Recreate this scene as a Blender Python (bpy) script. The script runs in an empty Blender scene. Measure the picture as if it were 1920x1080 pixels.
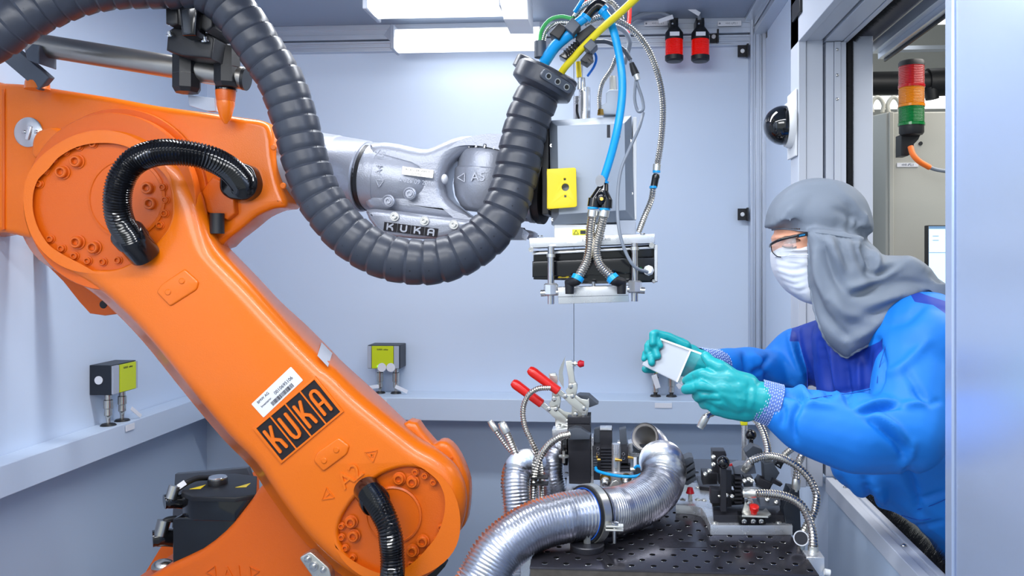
import bpy, math, random
from mathutils import Vector, Matrix, noise
from mathutils.geometry import tessellate_polygon
from math import pi, sin, cos, tan, radians, sqrt, atan2

# ---------------------------------------------------------------- camera, world, light
C = bpy.context.scene.collection
F = 1500.0; YAW = radians(3.8); CZ = 1.6; CX = 1055.0; HY = 480.0
cam = bpy.data.cameras.new('camera'); camo = bpy.data.objects.new('camera', cam); C.objects.link(camo)
cam.sensor_width = 36.0; cam.lens = F * 36.0 / 1920.0
cam.shift_x = -(CX - 960) / 1920.0; cam.shift_y = (HY - 540) / 1920.0
cam.clip_start = 0.02
camo.location = (0, 0, CZ); camo.rotation_euler = (pi / 2, 0, YAW)
bpy.context.scene.camera = camo

w = bpy.data.worlds.new('world'); bpy.context.scene.world = w; w.use_nodes = True
w.node_tree.nodes['Background'].inputs[0].default_value = (0.84, 0.94, 1.0, 1)
w.node_tree.nodes['Background'].inputs[1].default_value = 0.66

vs = bpy.context.scene.view_settings
vs.view_transform = 'Standard'; vs.look = 'None'; vs.gamma = 1.0; vs.use_curve_mapping = False; vs.exposure = 0.17

def area(name, loc, rot, sx, sy, power, col=(1, 1, 1)):
    l = bpy.data.lights.new(name, 'AREA'); l.shape = 'RECTANGLE'; l.size = sx; l.size_y = sy
    l.energy = power; l.color = col
    o = bpy.data.objects.new(name, l); C.objects.link(o); o.location = loc; o.rotation_euler = rot
    return o
# ceiling lamps of the cell (above and in front of the robot) and the hall outside the window
area('ceiling_lamp_light', (-0.45, 1.05, 2.56), (radians(-12), 0, 0), 2.2, 0.16, 46, (0.95, 0.97, 1.0))
area('ceiling_lamp_light', (-0.55, 2.35, 2.50), (radians(8), 0, 0), 1.6, 0.14, 20, (0.93, 0.96, 1.0))
area('back_lamp_light', (-0.49, 3.32, 2.44), (radians(50), 0, 0), 0.6, 0.08, 0.4, (0.95, 0.97, 1.0))
area('hall_lamp_light', (1.6, 2.2, 2.75), (0, radians(15), 0), 1.2, 1.6, 34, (1.0, 0.97, 0.92))
area('cell_front_lamp_light', (-0.7, -0.35, 2.35), (radians(52), 0, 0), 1.8, 0.5, 26, (0.97, 0.98, 1.0))

# ---------------------------------------------------------------- pixel ray -> point at distance Y in the room
cA, sA = cos(YAW), sin(YAW)
def P(px, py, Y):
    xc = (px - CX) / F
    t = Y / (cA + xc * sA)
    return Vector((t * (-sA + xc * cA), Y, CZ + (HY - py) / F * t))
def proj(v):
    xr = v[0] * cA + v[1] * sA; zr = -v[0] * sA + v[1] * cA
    return CX + F * xr / zr, HY - F * (v[2] - CZ) / zr
def S(Y): return Y / F           # metres per pixel at distance Y

# ---------------------------------------------------------------- materials
def lin(c):
    return tuple(((x / 255) / 12.92 if x / 255 <= 0.04045 else ((x / 255 + 0.055) / 1.055) ** 2.4) for x in c)
def mat(name, rgb, rough=0.5, metal=0.0, bump=0.0, bscale=200, var=0.0, vscale=6, coat=0.0, trans=0.0, ior=1.45,
        emit=None, estr=0.0, aniso=0.0, sheen=0.0, alpha=1.0, rvar=0.0, stretch=None, spec=None):
    m = bpy.data.materials.new(name); m.use_nodes = True
    nt = m.node_tree; b = nt.nodes['Principled BSDF']; L = nt.links.new
    col = lin(rgb) + (1,)
    b.inputs['Base Color'].default_value = col
    b.inputs['Roughness'].default_value = rough; b.inputs['Metallic'].default_value = metal
    b.inputs['Coat Weight'].default_value = coat; b.inputs['Coat Roughness'].default_value = 0.08
    b.inputs['Transmission Weight'].default_value = trans; b.inputs['IOR'].default_value = ior
    b.inputs['Sheen Weight'].default_value = sheen; b.inputs['Alpha'].default_value = alpha
    if spec is not None: b.inputs['Specular IOR Level'].default_value = spec
    if aniso: b.inputs['Anisotropic'].default_value = aniso
    if emit: b.inputs['Emission Color'].default_value = lin(emit) + (1,); b.inputs['Emission Strength'].default_value = estr
    if bump or var or rvar:
        tc = nt.nodes.new('ShaderNodeTexCoord'); mp = nt.nodes.new('ShaderNodeMapping')
        L(tc.outputs['Object'], mp.inputs[0])
        if stretch: mp.inputs['Scale'].default_value = stretch
    if bump:
        n = nt.nodes.new('ShaderNodeTexNoise'); n.inputs['Scale'].default_value = bscale; n.inputs['Detail'].default_value = 2
        bp = nt.nodes.new('ShaderNodeBump'); bp.inputs['Strength'].default_value = bump; bp.inputs['Distance'].default_value = 0.002
        L(mp.outputs[0], n.inputs['Vector']); L(n.outputs[0], bp.inputs['Height']); L(bp.outputs[0], b.inputs['Normal'])
    if var or rvar:
        n2 = nt.nodes.new('ShaderNodeTexNoise'); n2.inputs['Scale'].default_value = vscale; n2.inputs['Detail'].default_value = 4
        L(mp.outputs[0], n2.inputs['Vector'])
    if var:
        mx = nt.nodes.new('ShaderNodeMix'); mx.data_type = 'RGBA'
        mx.inputs[6].default_value = tuple(max(0, c * (1 - var)) for c in col[:3]) + (1,)
        mx.inputs[7].default_value = tuple(min(1, c * (1 + var)) for c in col[:3]) + (1,)
        L(n2.outputs[0], mx.inputs[0]); L(mx.outputs[2], b.inputs['Base Color'])
    if rvar:
        mr = nt.nodes.new('ShaderNodeMapRange'); mr.inputs[3].default_value = max(0, rough - rvar); mr.inputs[4].default_value = rough + rvar
        L(n2.outputs[0], mr.inputs[0]); L(mr.outputs[0], b.inputs['Roughness'])
    return m

WALL = mat('wall_panel_paint', (203, 217, 236), 0.42, bump=0.03, bscale=300, var=0.015, vscale=3)
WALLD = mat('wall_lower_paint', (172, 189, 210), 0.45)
DUCTP = mat('duct_paint', (194, 209, 228), 0.38)
CEIL = mat('ceiling_paint', (146, 158, 176), 0.5)
ALU = mat('aluminium_profile', (200, 207, 218), 0.34, 0.75, rvar=0.05, vscale=20)
FRAMEP = mat('frame_paint', (190, 196, 208), 0.38)
NEARP = mat('column_sheet', (176, 192, 220), 0.26, 0.55, bump=0.03, bscale=60, stretch=(1, 1, 0.05))
GREYOUT = mat('cabinet_grey_paint', (176, 176, 168), 0.5, bump=0.1, bscale=500)
HALLW = mat('hall_wall_paint', (196, 196, 190), 0.6)
WHITE = mat('white_paint', (228, 230, 232), 0.4)
BRUSH = mat('brush_bristles', (18, 20, 26), 0.7)
ORANGE = mat('orange_robot_paint', (228, 110, 8), 0.27, bump=0.22, bscale=420, coat=0.2)
ORANGE_SHADED = mat('orange_paint_shaded', (212, 94, 12), 0.33, bump=0.22, bscale=380, coat=0.08)  # same orange paint, darkened so the shade of recessed parts is in the colour
BLACKL = mat('black_logo_paint', (24, 22, 28), 0.75)
SILVER = mat('silver_cast_paint', (158, 162, 174), 0.34, 0.35, bump=0.30, bscale=260)
STEEL = mat('bright_steel', (205, 205, 205), 0.22, 1.0, rvar=0.06, vscale=30)
ZINC = mat('zinc_plated_steel', (214, 214, 208), 0.3, 0.85, rvar=0.08, vscale=40)
HOSEM = mat('stainless_conduit', (200, 196, 188), 0.26, 1.0)
DUCTM = mat('aluminium_flex_duct', (214, 216, 222), 0.27, 1.0, bump=0.25, bscale=60)
DUCTI = mat('duct_inside', (186, 182, 178), 0.42, 0.5)
BRASS = mat('brass', (214, 170, 88), 0.28, 1.0)
TABLE = mat('blackened_steel_plate', (80, 78, 86), 0.22, 0.8, var=0.5, vscale=3.5, rvar=0.1)
TEDGE = mat('rough_plate_edge', (92, 86, 80), 0.6, 0.6, bump=0.6, bscale=60, var=0.4, vscale=50)
MALU = mat('milled_aluminium', (222, 224, 228), 0.28, 0.8, rvar=0.06, vscale=30)
BLK = mat('black_anodised', (48, 48, 54), 0.34, 0.3, rvar=0.05)
BLKG = mat('gloss_black', (12, 13, 17), 0.15, coat=0.4)
HOLEM = mat('hole_dark', (8, 8, 10), 0.9, spec=0.1)
BLKP = mat('black_plastic', (26, 27, 31), 0.45, bump=0.08, bscale=400)
HOSEB = mat('dark_polyamide_segments', (52, 56, 66), 0.36, bump=0.10, bscale=160, rvar=0.08, vscale=25)
GREYP = mat('grey_plastic', (112, 118, 130), 0.45)
GREYD = mat('dark_grey_metal', (78, 84, 94), 0.42, 0.2)
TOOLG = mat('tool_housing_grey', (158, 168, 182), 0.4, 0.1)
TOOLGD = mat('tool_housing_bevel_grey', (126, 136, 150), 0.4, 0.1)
YEL = mat('yellow_paint', (236, 206, 20), 0.4)
YELG = mat('lime_yellow_panel', (200, 214, 20), 0.4)
BLUET = mat('blue_polyurethane_tube', (20, 158, 228), 0.28)
YELT = mat('yellow_cable_jacket', (232, 214, 40), 0.4)
GREENT = mat('green_cable_jacket', (70, 176, 96), 0.4)
REDP = mat('red_plastic', (216, 30, 24), 0.28, coat=0.3)
REDK = mat('red_rubber', (196, 22, 40), 0.4)
GCABLE = mat('grey_cable_jacket', (126, 134, 146), 0.45)
LABEL = mat('white_label', (224, 226, 232), 0.5)
INK = mat('dark_print', (44, 46, 54), 0.6)
BLUEINK = mat('blue_print', (60, 96, 170), 0.6)
TUBEROD = mat('aged_steel_tube', (150, 146, 140), 0.34, 0.9, var=0.25, vscale=8, rvar=0.1)
GREYS = mat('sensor_grey', (168, 176, 190), 0.4)
NAVYP = mat('sensor_housing_dark', (30, 36, 46), 0.4)
LAMP = mat('lamp_diffuser', (250, 252, 255), 0.5, emit=(250, 252, 255), estr=1.7)

# ---------------------------------------------------------------- mesh builder
WL = {}
def basis(d):
    d = Vector(d).normalized()
    a = Vector((0, 0, 1)) if abs(d.z) < 0.9 else Vector((1, 0, 0))
    u = a.cross(d).normalized(); return u, d.cross(u).normalized(), d

def crom(pts, n=8, closed=False):
    pts = [Vector(p) for p in pts]; out = []; N = len(pts)
    rng = range(N) if closed else range(N - 1)
    for i in rng:
        if closed: p0, p1, p2, p3 = pts[i - 1], pts[i], pts[(i + 1) % N], pts[(i + 2) % N]
        else:
            p1, p2 = pts[i], pts[i + 1]
            p0 = pts[i - 1] if i > 0 else p1 * 2 - p2
            p3 = pts[i + 2] if i + 2 < N else p2 * 2 - p1
        for k in range(n):
            t = k / n; t2 = t * t; t3 = t2 * t
            out.append(0.5 * ((2 * p1) + (p2 - p0) * t + (2 * p0 - 5 * p1 + 4 * p2 - p3) * t2 + (3 * p1 - p0 - 3 * p2 + p3) * t3))
    if not closed: out.append(pts[-1])
    return out
def resample(path, step):
    d = [0.0]
    for a, b in zip(path, path[1:]): d.append(d[-1] + (b - a).length)
    n = max(2, int(round(d[-1] / step))); out = []; j = 0
    for i in range(n + 1):
        s = d[-1] * i / n
        while j < len(d) - 2 and d[j + 1] < s: j += 1
        t = (s - d[j]) / max(1e-9, d[j + 1] - d[j])
        out.append(path[j].lerp(path[j + 1], min(1, max(0, t))))
    return out, d[-1]

class MB:
    def __init__(s): s.v = []; s.f = []; s.m = []
    def add(s, vs_, fs, mi=0):
        o = len(s.v); s.v += [Vector(v) for v in vs_]
        for f in fs: s.f.append(tuple(i + o for i in f)); s.m.append(mi)
        return s
    def box(s, c, size, R=None, mi=0):
        c = Vector(c); h = [x / 2 for x in size]; vs_ = []
        for x in (-1, 1):
            for y in (-1, 1):
                for z in (-1, 1):
                    p = Vector((x * h[0], y * h[1], z * h[2]))
                    if R is not None: p = R @ p
                    vs_.append(c + p)
        return s.add(vs_, [(0, 1, 3, 2), (4, 6, 7, 5), (0, 4, 5, 1), (2, 3, 7, 6), (0, 2, 6, 4), (1, 5, 7, 3)], mi)
    def pbox(s, x0, y0, x1, y1, Y, dep, mi=0):      # box whose front face spans the given rectangle at distance Y
        a = P(x0, y1, Y); b = P(x1, y0, Y)
        return s.box(((a.x + b.x) / 2, Y + dep / 2, (a.z + b.z) / 2), (abs(b.x - a.x), dep, abs(b.z - a.z)), None, mi)
    def bar(s, p0, p1, w_, h_, up=(0, -1, 0), mi=0):     # rectangular bar between two points
        p0 = Vector(p0); p1 = Vector(p1); d = (p1 - p0).normalized()
        u = Vector(up).cross(d)
        if u.length < 1e-4: u = Vector((1, 0, 0)).cross(d)
        u.normalize(); n = d.cross(u).normalized(); vs_ = []
        for p in (p0, p1):
            for a, b in ((-1, -1), (1, -1), (1, 1), (-1, 1)): vs_.append(p + u * a * w_ / 2 + n * b * h_ / 2)
        return s.add(vs_, [(3, 2, 1, 0), (4, 5, 6, 7), (0, 1, 5, 4), (1, 2, 6, 5), (2, 3, 7, 6), (3, 0, 4, 7)], mi)
    def lathe(s, o, axis, prof, seg=24, mi=0, caps=True):
        u, v, d = basis(axis); o = Vector(o); vs_ = []; fs = []
        for r, h in prof:
            for k in range(seg):
                a = 2 * pi * k / seg; vs_.append(o + d * h + u * (r * cos(a)) + v * (r * sin(a)))
        for i in range(len(prof) - 1):
            for k in range(seg):
                k2 = (k + 1) % seg; fs.append((i * seg + k, i * seg + k2, (i + 1) * seg + k2, (i + 1) * seg + k))
        if caps:
            if prof[0][0] > 1e-6: fs.append(tuple(reversed(range(seg))))
            if prof[-1][0] > 1e-6: fs.append(tuple(range((len(prof) - 1) * seg, len(prof) * seg)))
        return s.add(vs_, fs, mi)
    def cyl(s, p0, p1, r0, r1=None, seg=20, mi=0):
        p0 = Vector(p0); p1 = Vector(p1); r1 = r0 if r1 is None else r1
        return s.lathe(p0, p1 - p0, [(r0, 0), (r1, (p1 - p0).length)], seg, mi)
    def tube(s, path, rad, seg=12, mi=0, caps=True, up=None):
        path = [Vector(p) for p in path]; N = len(path); vs_ = []; fs = []
        t0 = (path[1] - path[0]).normalized(); u, v, _ = basis(t0)
        pt = t0
        for i, p in enumerate(path):
            t = (path[min(i + 1, N - 1)] - path[max(i - 1, 0)])
            t = t.normalized() if t.length > 1e-9 else pt
            q = pt.rotation_difference(t); u = q @ u; pt = t
            u = (u - t * u.dot(t)).normalized(); v = t.cross(u)
            r = rad[i] if isinstance(rad, (list, tuple)) else rad
            for k in range(seg):
                a = 2 * pi * k / seg; vs_.append(p + u * (r * cos(a)) + v * (r * sin(a)))
        for i in range(N - 1):
            for k in range(seg):
                k2 = (k + 1) % seg; fs.append((i * seg + k, i * seg + k2, (i + 1) * seg + k2, (i + 1) * seg + k))
        if caps: fs.append(tuple(reversed(range(seg)))); fs.append(tuple(range((N - 1) * seg, N * seg)))
        return s.add(vs_, fs, mi)
    def ribbed(s, pts, r, pitch, depth, seg=14, mi=0, shape='sin', n=10, caps=True):
        path = crom(pts, n)
        sub = {'sin': 4, 'seg': 6}[shape]
        path, L = resample(path, pitch / sub)
        rad = []
        for i in range(len(path)):
            k = i % sub
            if shape == 'sin': rad.append(r - depth * (0.5 - 0.5 * cos(2 * pi * k / sub)))
            else: rad.append(r - depth * (1.0, 0.0, 0.06, 0.14, 0.24, 0.36)[k])
        return s.tube(path, rad, seg, mi, caps)
    def ell(s, c, r, R=None, seg=20, ring=12, mi=0):
        c = Vector(c); vs_ = []; fs = []
        for i in range(ring + 1):
            th = pi * i / ring
            for k in range(seg):
                a = 2 * pi * k / seg; p = Vector((r[0] * sin(th) * cos(a), r[1] * sin(th) * sin(a), r[2] * cos(th)))
                if R is not None: p = R @ p
                vs_.append(c + p)
        for i in range(ring):
            for k in range(seg):
                k2 = (k + 1) % seg; fs.append((i * seg + k, (i + 1) * seg + k, (i + 1) * seg + k2, i * seg + k2))
        return s.add(vs_, fs, mi)
    def cap(s, p0, p1, r0, r1, seg=18):
        p0 = Vector(p0); p1 = Vector(p1); d = p1 - p0; L = d.length; pr = []
        if L < 1e-6: return s.ell(p0, (r0,) * 3)
        k = max(-0.95, min(0.95, (r0 - r1) / L)); al = math.asin(k)
        n = 6
        for i in range(n + 1):
            a = -pi / 2 + (pi / 2 + al) * i / n; pr.append((max(1e-5, r0 * cos(a)), r0 * sin(a)))
        for i in range(n + 1):
            a = al + (pi / 2 - al) * i / n; pr.append((max(1e-5, r1 * cos(a)), L + r1 * sin(a)))
        return s.lathe(p0, d, pr, seg)
    def prism(s, loops, depth, fr=None, rr=0.0, back=0.0, seg=3, mi=0):
        """loops of 2-D points in frame fr=(origin,u,v); first is outer, others are holes; front edge rounded by rr (per loop)"""
        o, u, v = fr if fr else (Vector((0, 0, 0)), Vector((1, 0, 0)), Vector((0, 0, 1)))
        n = u.cross(v).normalized()
        LP = []
        for li, lp in enumerate(loops):
            ar = sum(a[0] * b[1] - b[0] * a[1] for a, b in zip(lp, lp[1:] + lp[:1]))
            if (ar < 0) == (li == 0): lp = lp[::-1]
            LP.append([Vector((p[0], p[1])) for p in lp])
        if not isinstance(rr, (list, tuple)): rr = [rr] * len(LP)
        def off(lp, w_):
            out = []; N = len(lp)
            for i in range(N):
                a, b, c = lp[i - 1], lp[i], lp[(i + 1) % N]
                e1 = (b - a).normalized() if (b - a).length > 1e-9 else Vector((1, 0)); e2 = (c - b).normalized() if (c - b).length > 1e-9 else e1
                n1 = Vector((-e1.y, e1.x)); n2 = Vector((-e2.y, e2.x)); m = n1 + n2
                if m.length < 1e-6: m = n1
                m.normalize(); k = max(0.5, m.dot(n1)); out.append(b + m * (w_ / k))
            return out
        base = len(s.v); front = []; backs = []
        for lp, r in zip(LP, rr):
            rings = []
            if r > 0:
                for k in range(seg + 1):
                    th = pi / 2 * k / seg; rings.append((r * (1 - cos(th)), r * (1 - sin(th))))
            else: rings.append((0, 0))
            rings = [((back * (1 - cos(pi / 2 * (seg - k) / seg)), depth - back * (1 - sin(pi / 2 * (seg - k) / seg))) if back > 0 else (0, depth)) for k in range(seg + 1 if back > 0 else 1)] + rings
            N = len(lp); idx = []
            for w_, dp in rings:
                st = len(s.v); q = off(lp, w_) if w_ > 0 else lp
                s.v += [o + u * p.x + v * p.y - n * dp for p in q]; idx.append(st)
            for a, b in zip(idx, idx[1:]):
                for i in range(N):
                    j = (i + 1) % N; s.f.append((a + i, a + j, b + j, b + i)); s.m.append(mi)
            front.append((idx[-1], N)); backs.append((idx[0], N))
        for grp, flip in ((front, False), (backs, True)):
            polys = []; ids = []
            for st, N in grp:
                polys.append([Vector(((s.v[st + i] - o).dot(u), (s.v[st + i] - o).dot(v), 0)) for i in range(N)]); ids += [st + i for i in range(N)]
            for t in tessellate_polygon(polys):
                a, b, c = (ids[i] for i in t)
                nn = (s.v[b] - s.v[a]).cross(s.v[c] - s.v[a])
                if (nn.dot(n) < 0) != flip: a, c = c, a
                s.f.append((a, b, c)); s.m.append(mi)
        return s
    def pprism(s, loops, Y, depth, rr=0.0, back=0.0, seg=3, mi=0, smooth=0, Ym=None):   # outline given where the camera sees it at distance Y
        L2 = []
        for lp in loops:
            q = [P(p[0], p[1], Ym or Y) for p in lp]
            q = [Vector((a.x, a.z, 0)) for a in q]
            if smooth: q = crom(q, smooth, True)
            L2.append([(a.x, a.y) for a in q])
        return s.prism(L2, depth, (Vector((0, Y, 0)), Vector((1, 0, 0)), Vector((0, 0, 1))), rr, back, seg, mi)
    def xf(s, M): s.v = [M @ p for p in s.v]; return s
    def build(s, name, mt, parent=None, smooth=True, ang=38, bev=0.0, bseg=2, sub=0):
        me = bpy.data.meshes.new(name)
        n = max(1, len(s.v)); c = Vector((0, 0, 0))
        if s.v:
            lo = Vector([min(p[i] for p in s.v) for i in range(3)]); hi = Vector([max(p[i] for p in s.v) for i in range(3)])
            c = (lo + hi) / 2
            if parent is None: c.z = lo.z
        me.from_pydata([tuple(p - c) for p in s.v], [], s.f)
        for m_ in (mt if isinstance(mt, (list, tuple)) else [mt]): me.materials.append(m_)
        me.polygons.foreach_set('material_index', s.m)
        if smooth:
            me.polygons.foreach_set('use_smooth', [True] * len(s.f)); me.set_sharp_from_angle(angle=radians(ang))
        me.update()
        o = bpy.data.objects.new(name, me); C.objects.link(o)
        WL[o] = c.copy()
        if parent is not None: o.parent = parent; o.location = c - WL[parent]
        else: o.location = c
        if bev:
            b = o.modifiers.new('bevel', 'BEVEL'); b.width = bev; b.segments = bseg; b.limit_method = 'ANGLE'; b.angle_limit = radians(40)
            b.harden_normals = False
        return o

def thing(name, label, cat, loc, group=None):
    o = bpy.data.objects.new(name, None); C.objects.link(o); o.empty_display_size = 0.05
    o.location = loc; WL[o] = Vector(loc); o['label'] = label; o['category'] = cat
    if group: o['group'] = group
    return o
def tag(o, label, cat, group=None):
    o['label'] = label; o['category'] = cat
    if group: o['group'] = group
    return o
def struct(o, kind='structure'): o['kind'] = kind; return o
def dup_tree(o, delta, parent=None):
    c = o.copy(); C.objects.link(c); c.parent = parent
    if parent is None: c.location = Vector(o.location) + Vector(delta); WL[c] = WL[o] + Vector(delta)
    for ch in list(o.children): dup_tree(ch, delta, c)
    return c
def dup_part(o, delta, parent):
    c = o.copy(); C.objects.link(c); c.parent = parent; c.location = Vector(o.location) + Vector(delta); WL[c] = WL[o] + Vector(delta)
    for ch in list(o.children):
        d = ch.copy(); C.objects.link(d); d.parent = c
    return c

def text(body, size, o, u, v, mt, name, parent, ext=0.0006, wx=1.0, align='CENTER', spacing=1.0):
    cu = bpy.data.curves.new(name, 'FONT'); cu.body = body; cu.size = size; cu.extrude = ext / 2; cu.align_x = align; cu.align_y = 'CENTER'
    cu.resolution_u = 3; cu.space_character = spacing
    to = bpy.data.objects.new(name, cu); C.objects.link(to)
    dg = bpy.context.evaluated_depsgraph_get(); dg.update()
    me = bpy.data.meshes.new_from_object(to.evaluated_get(dg))
    u = Vector(u).normalized(); v = Vector(v).normalized(); n = u.cross(v).normalized(); o = Vector(o)
    mb = MB(); mb.add([o + u * p.co.x * wx + v * p.co.y + n * p.co.z for p in me.vertices], [tuple(f.vertices) for f in me.polygons])
    bpy.data.objects.remove(to); bpy.data.meshes.remove(me); bpy.data.curves.remove(cu)
    return mb.build(name, mt, parent, smooth=False)
def strokes(mb, lines, w_, o, u, v, ext, mi=0):        # letters as rounded strokes, 2-D coords in frame
    n = Vector(u).cross(Vector(v)).normalized(); k_ = 0
    for ln in lines:
        pts = [Vector(o) + Vector(u) * p[0] + Vector(v) * p[1] for p in ln]
        for a, b in zip(pts, pts[1:]): k_ += 1; mb.bar(a, b, w_, ext * 2 + k_ * .00012, n, mi)
        for a in pts: k_ += 1; mb.lathe(a - n * ext, n, [(w_ / 2, 0), (w_ / 2, ext * 2 + k_ * .00006)], 12, mi)
X3 = Vector((1, 0, 0)); Y3 = Vector((0, 1, 0)); Z3 = Vector((0, 0, 1))
# ================================================================ ROOM
BW = 3.50      # back wall distance
XL = P(388, 600, 3.33).x - 0.09; XLI = P(388, 600, 3.33).x
XR = P(1431, 600, BW).x
ZC = P(1415, 38, BW).z
ZT = 1.6 - 0.60; ZB = ZT - 0.095
mb = MB(); mb.box((0.6, 1.6, -0.02), (6.0, 6.0, 0.04)); struct(mb.build('floor', mat('floor_grey', (128, 136, 148), 0.4), smooth=False))
xs = P(1076, 600, BW).x
mb = MB()
for a, b in ((XL - 0.1, xs - 0.0012), (xs + 0.0012, XR + 0.1)):
    mb.box(((a + b) / 2, BW + 0.02, (ZB + ZC + 0.1) / 2), (b - a, 0.04, ZC + 0.1 - ZB))
mb.box(((XL + XR) / 2, BW + 0.04, 1.3), (XR - XL + 0.2, 0.02, 2.6), None, 1)
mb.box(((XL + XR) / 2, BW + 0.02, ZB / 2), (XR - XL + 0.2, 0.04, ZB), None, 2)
struct(mb.build('wall_back', [WALL, BLKP, WALLD], smooth=False))
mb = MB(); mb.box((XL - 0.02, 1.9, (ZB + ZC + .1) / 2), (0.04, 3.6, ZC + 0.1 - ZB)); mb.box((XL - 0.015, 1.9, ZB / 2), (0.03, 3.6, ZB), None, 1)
struct(mb.build('wall_left', [WALL, WALLD], smooth=False))
mb = MB(); mb.box(((XL + XR) / 2, 1.9, ZC + 0.03), (XR - XL + 0.2, 3.6, 0.06)); struct(mb.build('ceiling', CEIL, smooth=False))
mb = MB(); mb.box((XR + 0.02, 3.05, 1.32), (0.04, 1.2, 2.62)); struct(mb.build('wall_right', WALL, smooth=False))
# cable duct ledges (part of the shell)
mb = MB(); mb.box(((XL + XR) / 2, (3.33 + BW) / 2, (ZT + ZB) / 2), (XR - XL, BW - 3.33, ZT - ZB)); struct(mb.build('trim_1', DUCTP, bev=0.003))
mb = MB(); mb.box(((XL + XLI) / 2, 1.74, (ZT + ZB) / 2), (XLI - XL, 3.18, ZT - ZB)); struct(mb.build('trim_2', DUCTP, bev=0.003))
# top rail of extruded profile along the back wall
def rail(mb, x0, x1, y, z0, z1, dep, grooves):
    h = z1 - z0; n = grooves; g = h / (2 * n + 1)
    mb.box(((x0 + x1) / 2, y - dep / 2 + 0.004, (z0 + z1) / 2), (x1 - x0, dep - 0.008, h))
    for i in range(n + 1):
        mb.box(((x0 + x1) / 2, y - dep + 0.004, z0 + g * (2 * i + 0.5)), (x1 - x0, 0.008, g))
zt0 = P(1300, 84, BW - 0.05).z; zt1 = P(1300, 60, BW - 0.05).z
mb = MB(); rail(mb, XL, XR, BW, P(1300, 62, BW - .05).z, ZC, 0.045, 1); rail(mb, XL, XR, BW, P(1300, 84, BW - .05).z, P(1300, 64, BW - .05).z, 0.03, 2)
struct(mb.build('trim_3', ALU, bev=0.001))
# corner upright, aluminium extrusion with slots
mb = MB(); x0 = P(1407, 600, BW - .06).x; x1 = XR
for a, b, dd in ((0, .17, .062), (.17, .36, .05), (.36, .62, .058), (.62, .78, .04), (.78, 1.0, .062)):
    mb.box((x0 + (x1 - x0) * (a + b) / 2, BW - dd / 2, (ZT + ZC) / 2), ((x1 - x0) * (b - a), dd, ZC - ZT))
struct(mb.build('trim_4', ALU, bev=0.001))
# right wall top rail, running towards the camera
mb = MB()
for a, b, dd in ((0, .3, .05), (.3, .45, .035), (.45, .8, .05), (.8, 1.0, .035)):
    zz0 = ZC - 0.075
    mb.box((XR - dd / 2, 2.65, zz0 + 0.075 * (a + b) / 2), (dd, 1.7, 0.075 * (b - a)))
mb.box((XR - 0.055, 2.65, ZC - 0.008), (0.06, 1.7, 0.016))
struct(mb.build('trim_5', ALU, bev=0.001))

# ---- window opening in the right wall
DJ = 2.30
Xa = P(1497, 80, DJ).x; Xb = P(1546, 80, DJ).x; Xs = P(1547.5, 895, DJ).x; Xo = P(1587, 890, DJ).x
ZH = P(1497, 78, DJ).z; ZS = P(1547, 895, DJ).z
YN = 1.27
# casing (far jamb panel)
zl = P(1520, 914, DJ).z
mb = MB()
mb.box(((Xa + Xa + .022) / 2, DJ + 0.05, (ZC + zl) / 2), (0.022, 0.10, ZC - zl))
mb.box(((Xa + .022 + Xb) / 2, DJ + 0.054, (ZC + zl) / 2), (Xb - Xa - .026, 0.092, ZC - zl))
struct(mb.build('trim_6', FRAMEP, bev=0.002))
mb = MB()      # header over the opening, strips along it
hh = ZC - ZH + 0.1
mb.box((Xa + 0.011, (DJ + YN) / 2 - .2, ZH + hh / 2), (0.022, DJ - YN + .5, hh))
mb.box((Xa + 0.045, (DJ + YN) / 2 - .2, ZH + 0.004 + hh / 2), (0.043, DJ - YN + .5, hh))
mb.box((Xb + 0.028, (DJ + YN) / 2 - .2, ZH + 0.002 + hh / 2), (0.050, DJ - YN + .5, hh))
mb.box((Xb + 0.062, (DJ + YN) / 2 - .2, ZH + 0.000 + hh / 2), (0.014, DJ - YN + .5, hh))
mb.box((Xa + 0.007, DJ + .05, ZH + hh / 2), (0.014, 0.10, hh))
struct(mb.build('trim_7', FRAMEP, bev=0.0015))
mb = MB()      # inner jamb strips behind the casing
jx = [P(p, 300, DJ + .01).x for p in (1548, 1564, 1576, 1587)]
mb.box(((jx[0] + jx[1]) / 2, DJ + .05, (ZH + ZS) / 2), (jx[1] - jx[0] - .002, .08, ZH - ZS))
mb.box(((jx[1] + jx[2]) / 2, DJ + .046, (ZH + ZS) / 2), (jx[2] - jx[1], .08, ZH - ZS))
mb.box(((jx[2] + jx[3]) / 2, DJ + .05, (ZH + ZS) / 2), (jx[3] - jx[2] - .001, .08, ZH - ZS))
for py in (93, 141, 186, 700, 760):
    mb.lathe(P(1569.5, py, DJ + .006), (0, -1, 0), [(.0045, 0), (.0045, .002), (.002, .004), (0.0001, .0042)], 12, 1)
struct(mb.build('window_1', [FRAMEP, STEEL], bev=0.0008))
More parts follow.
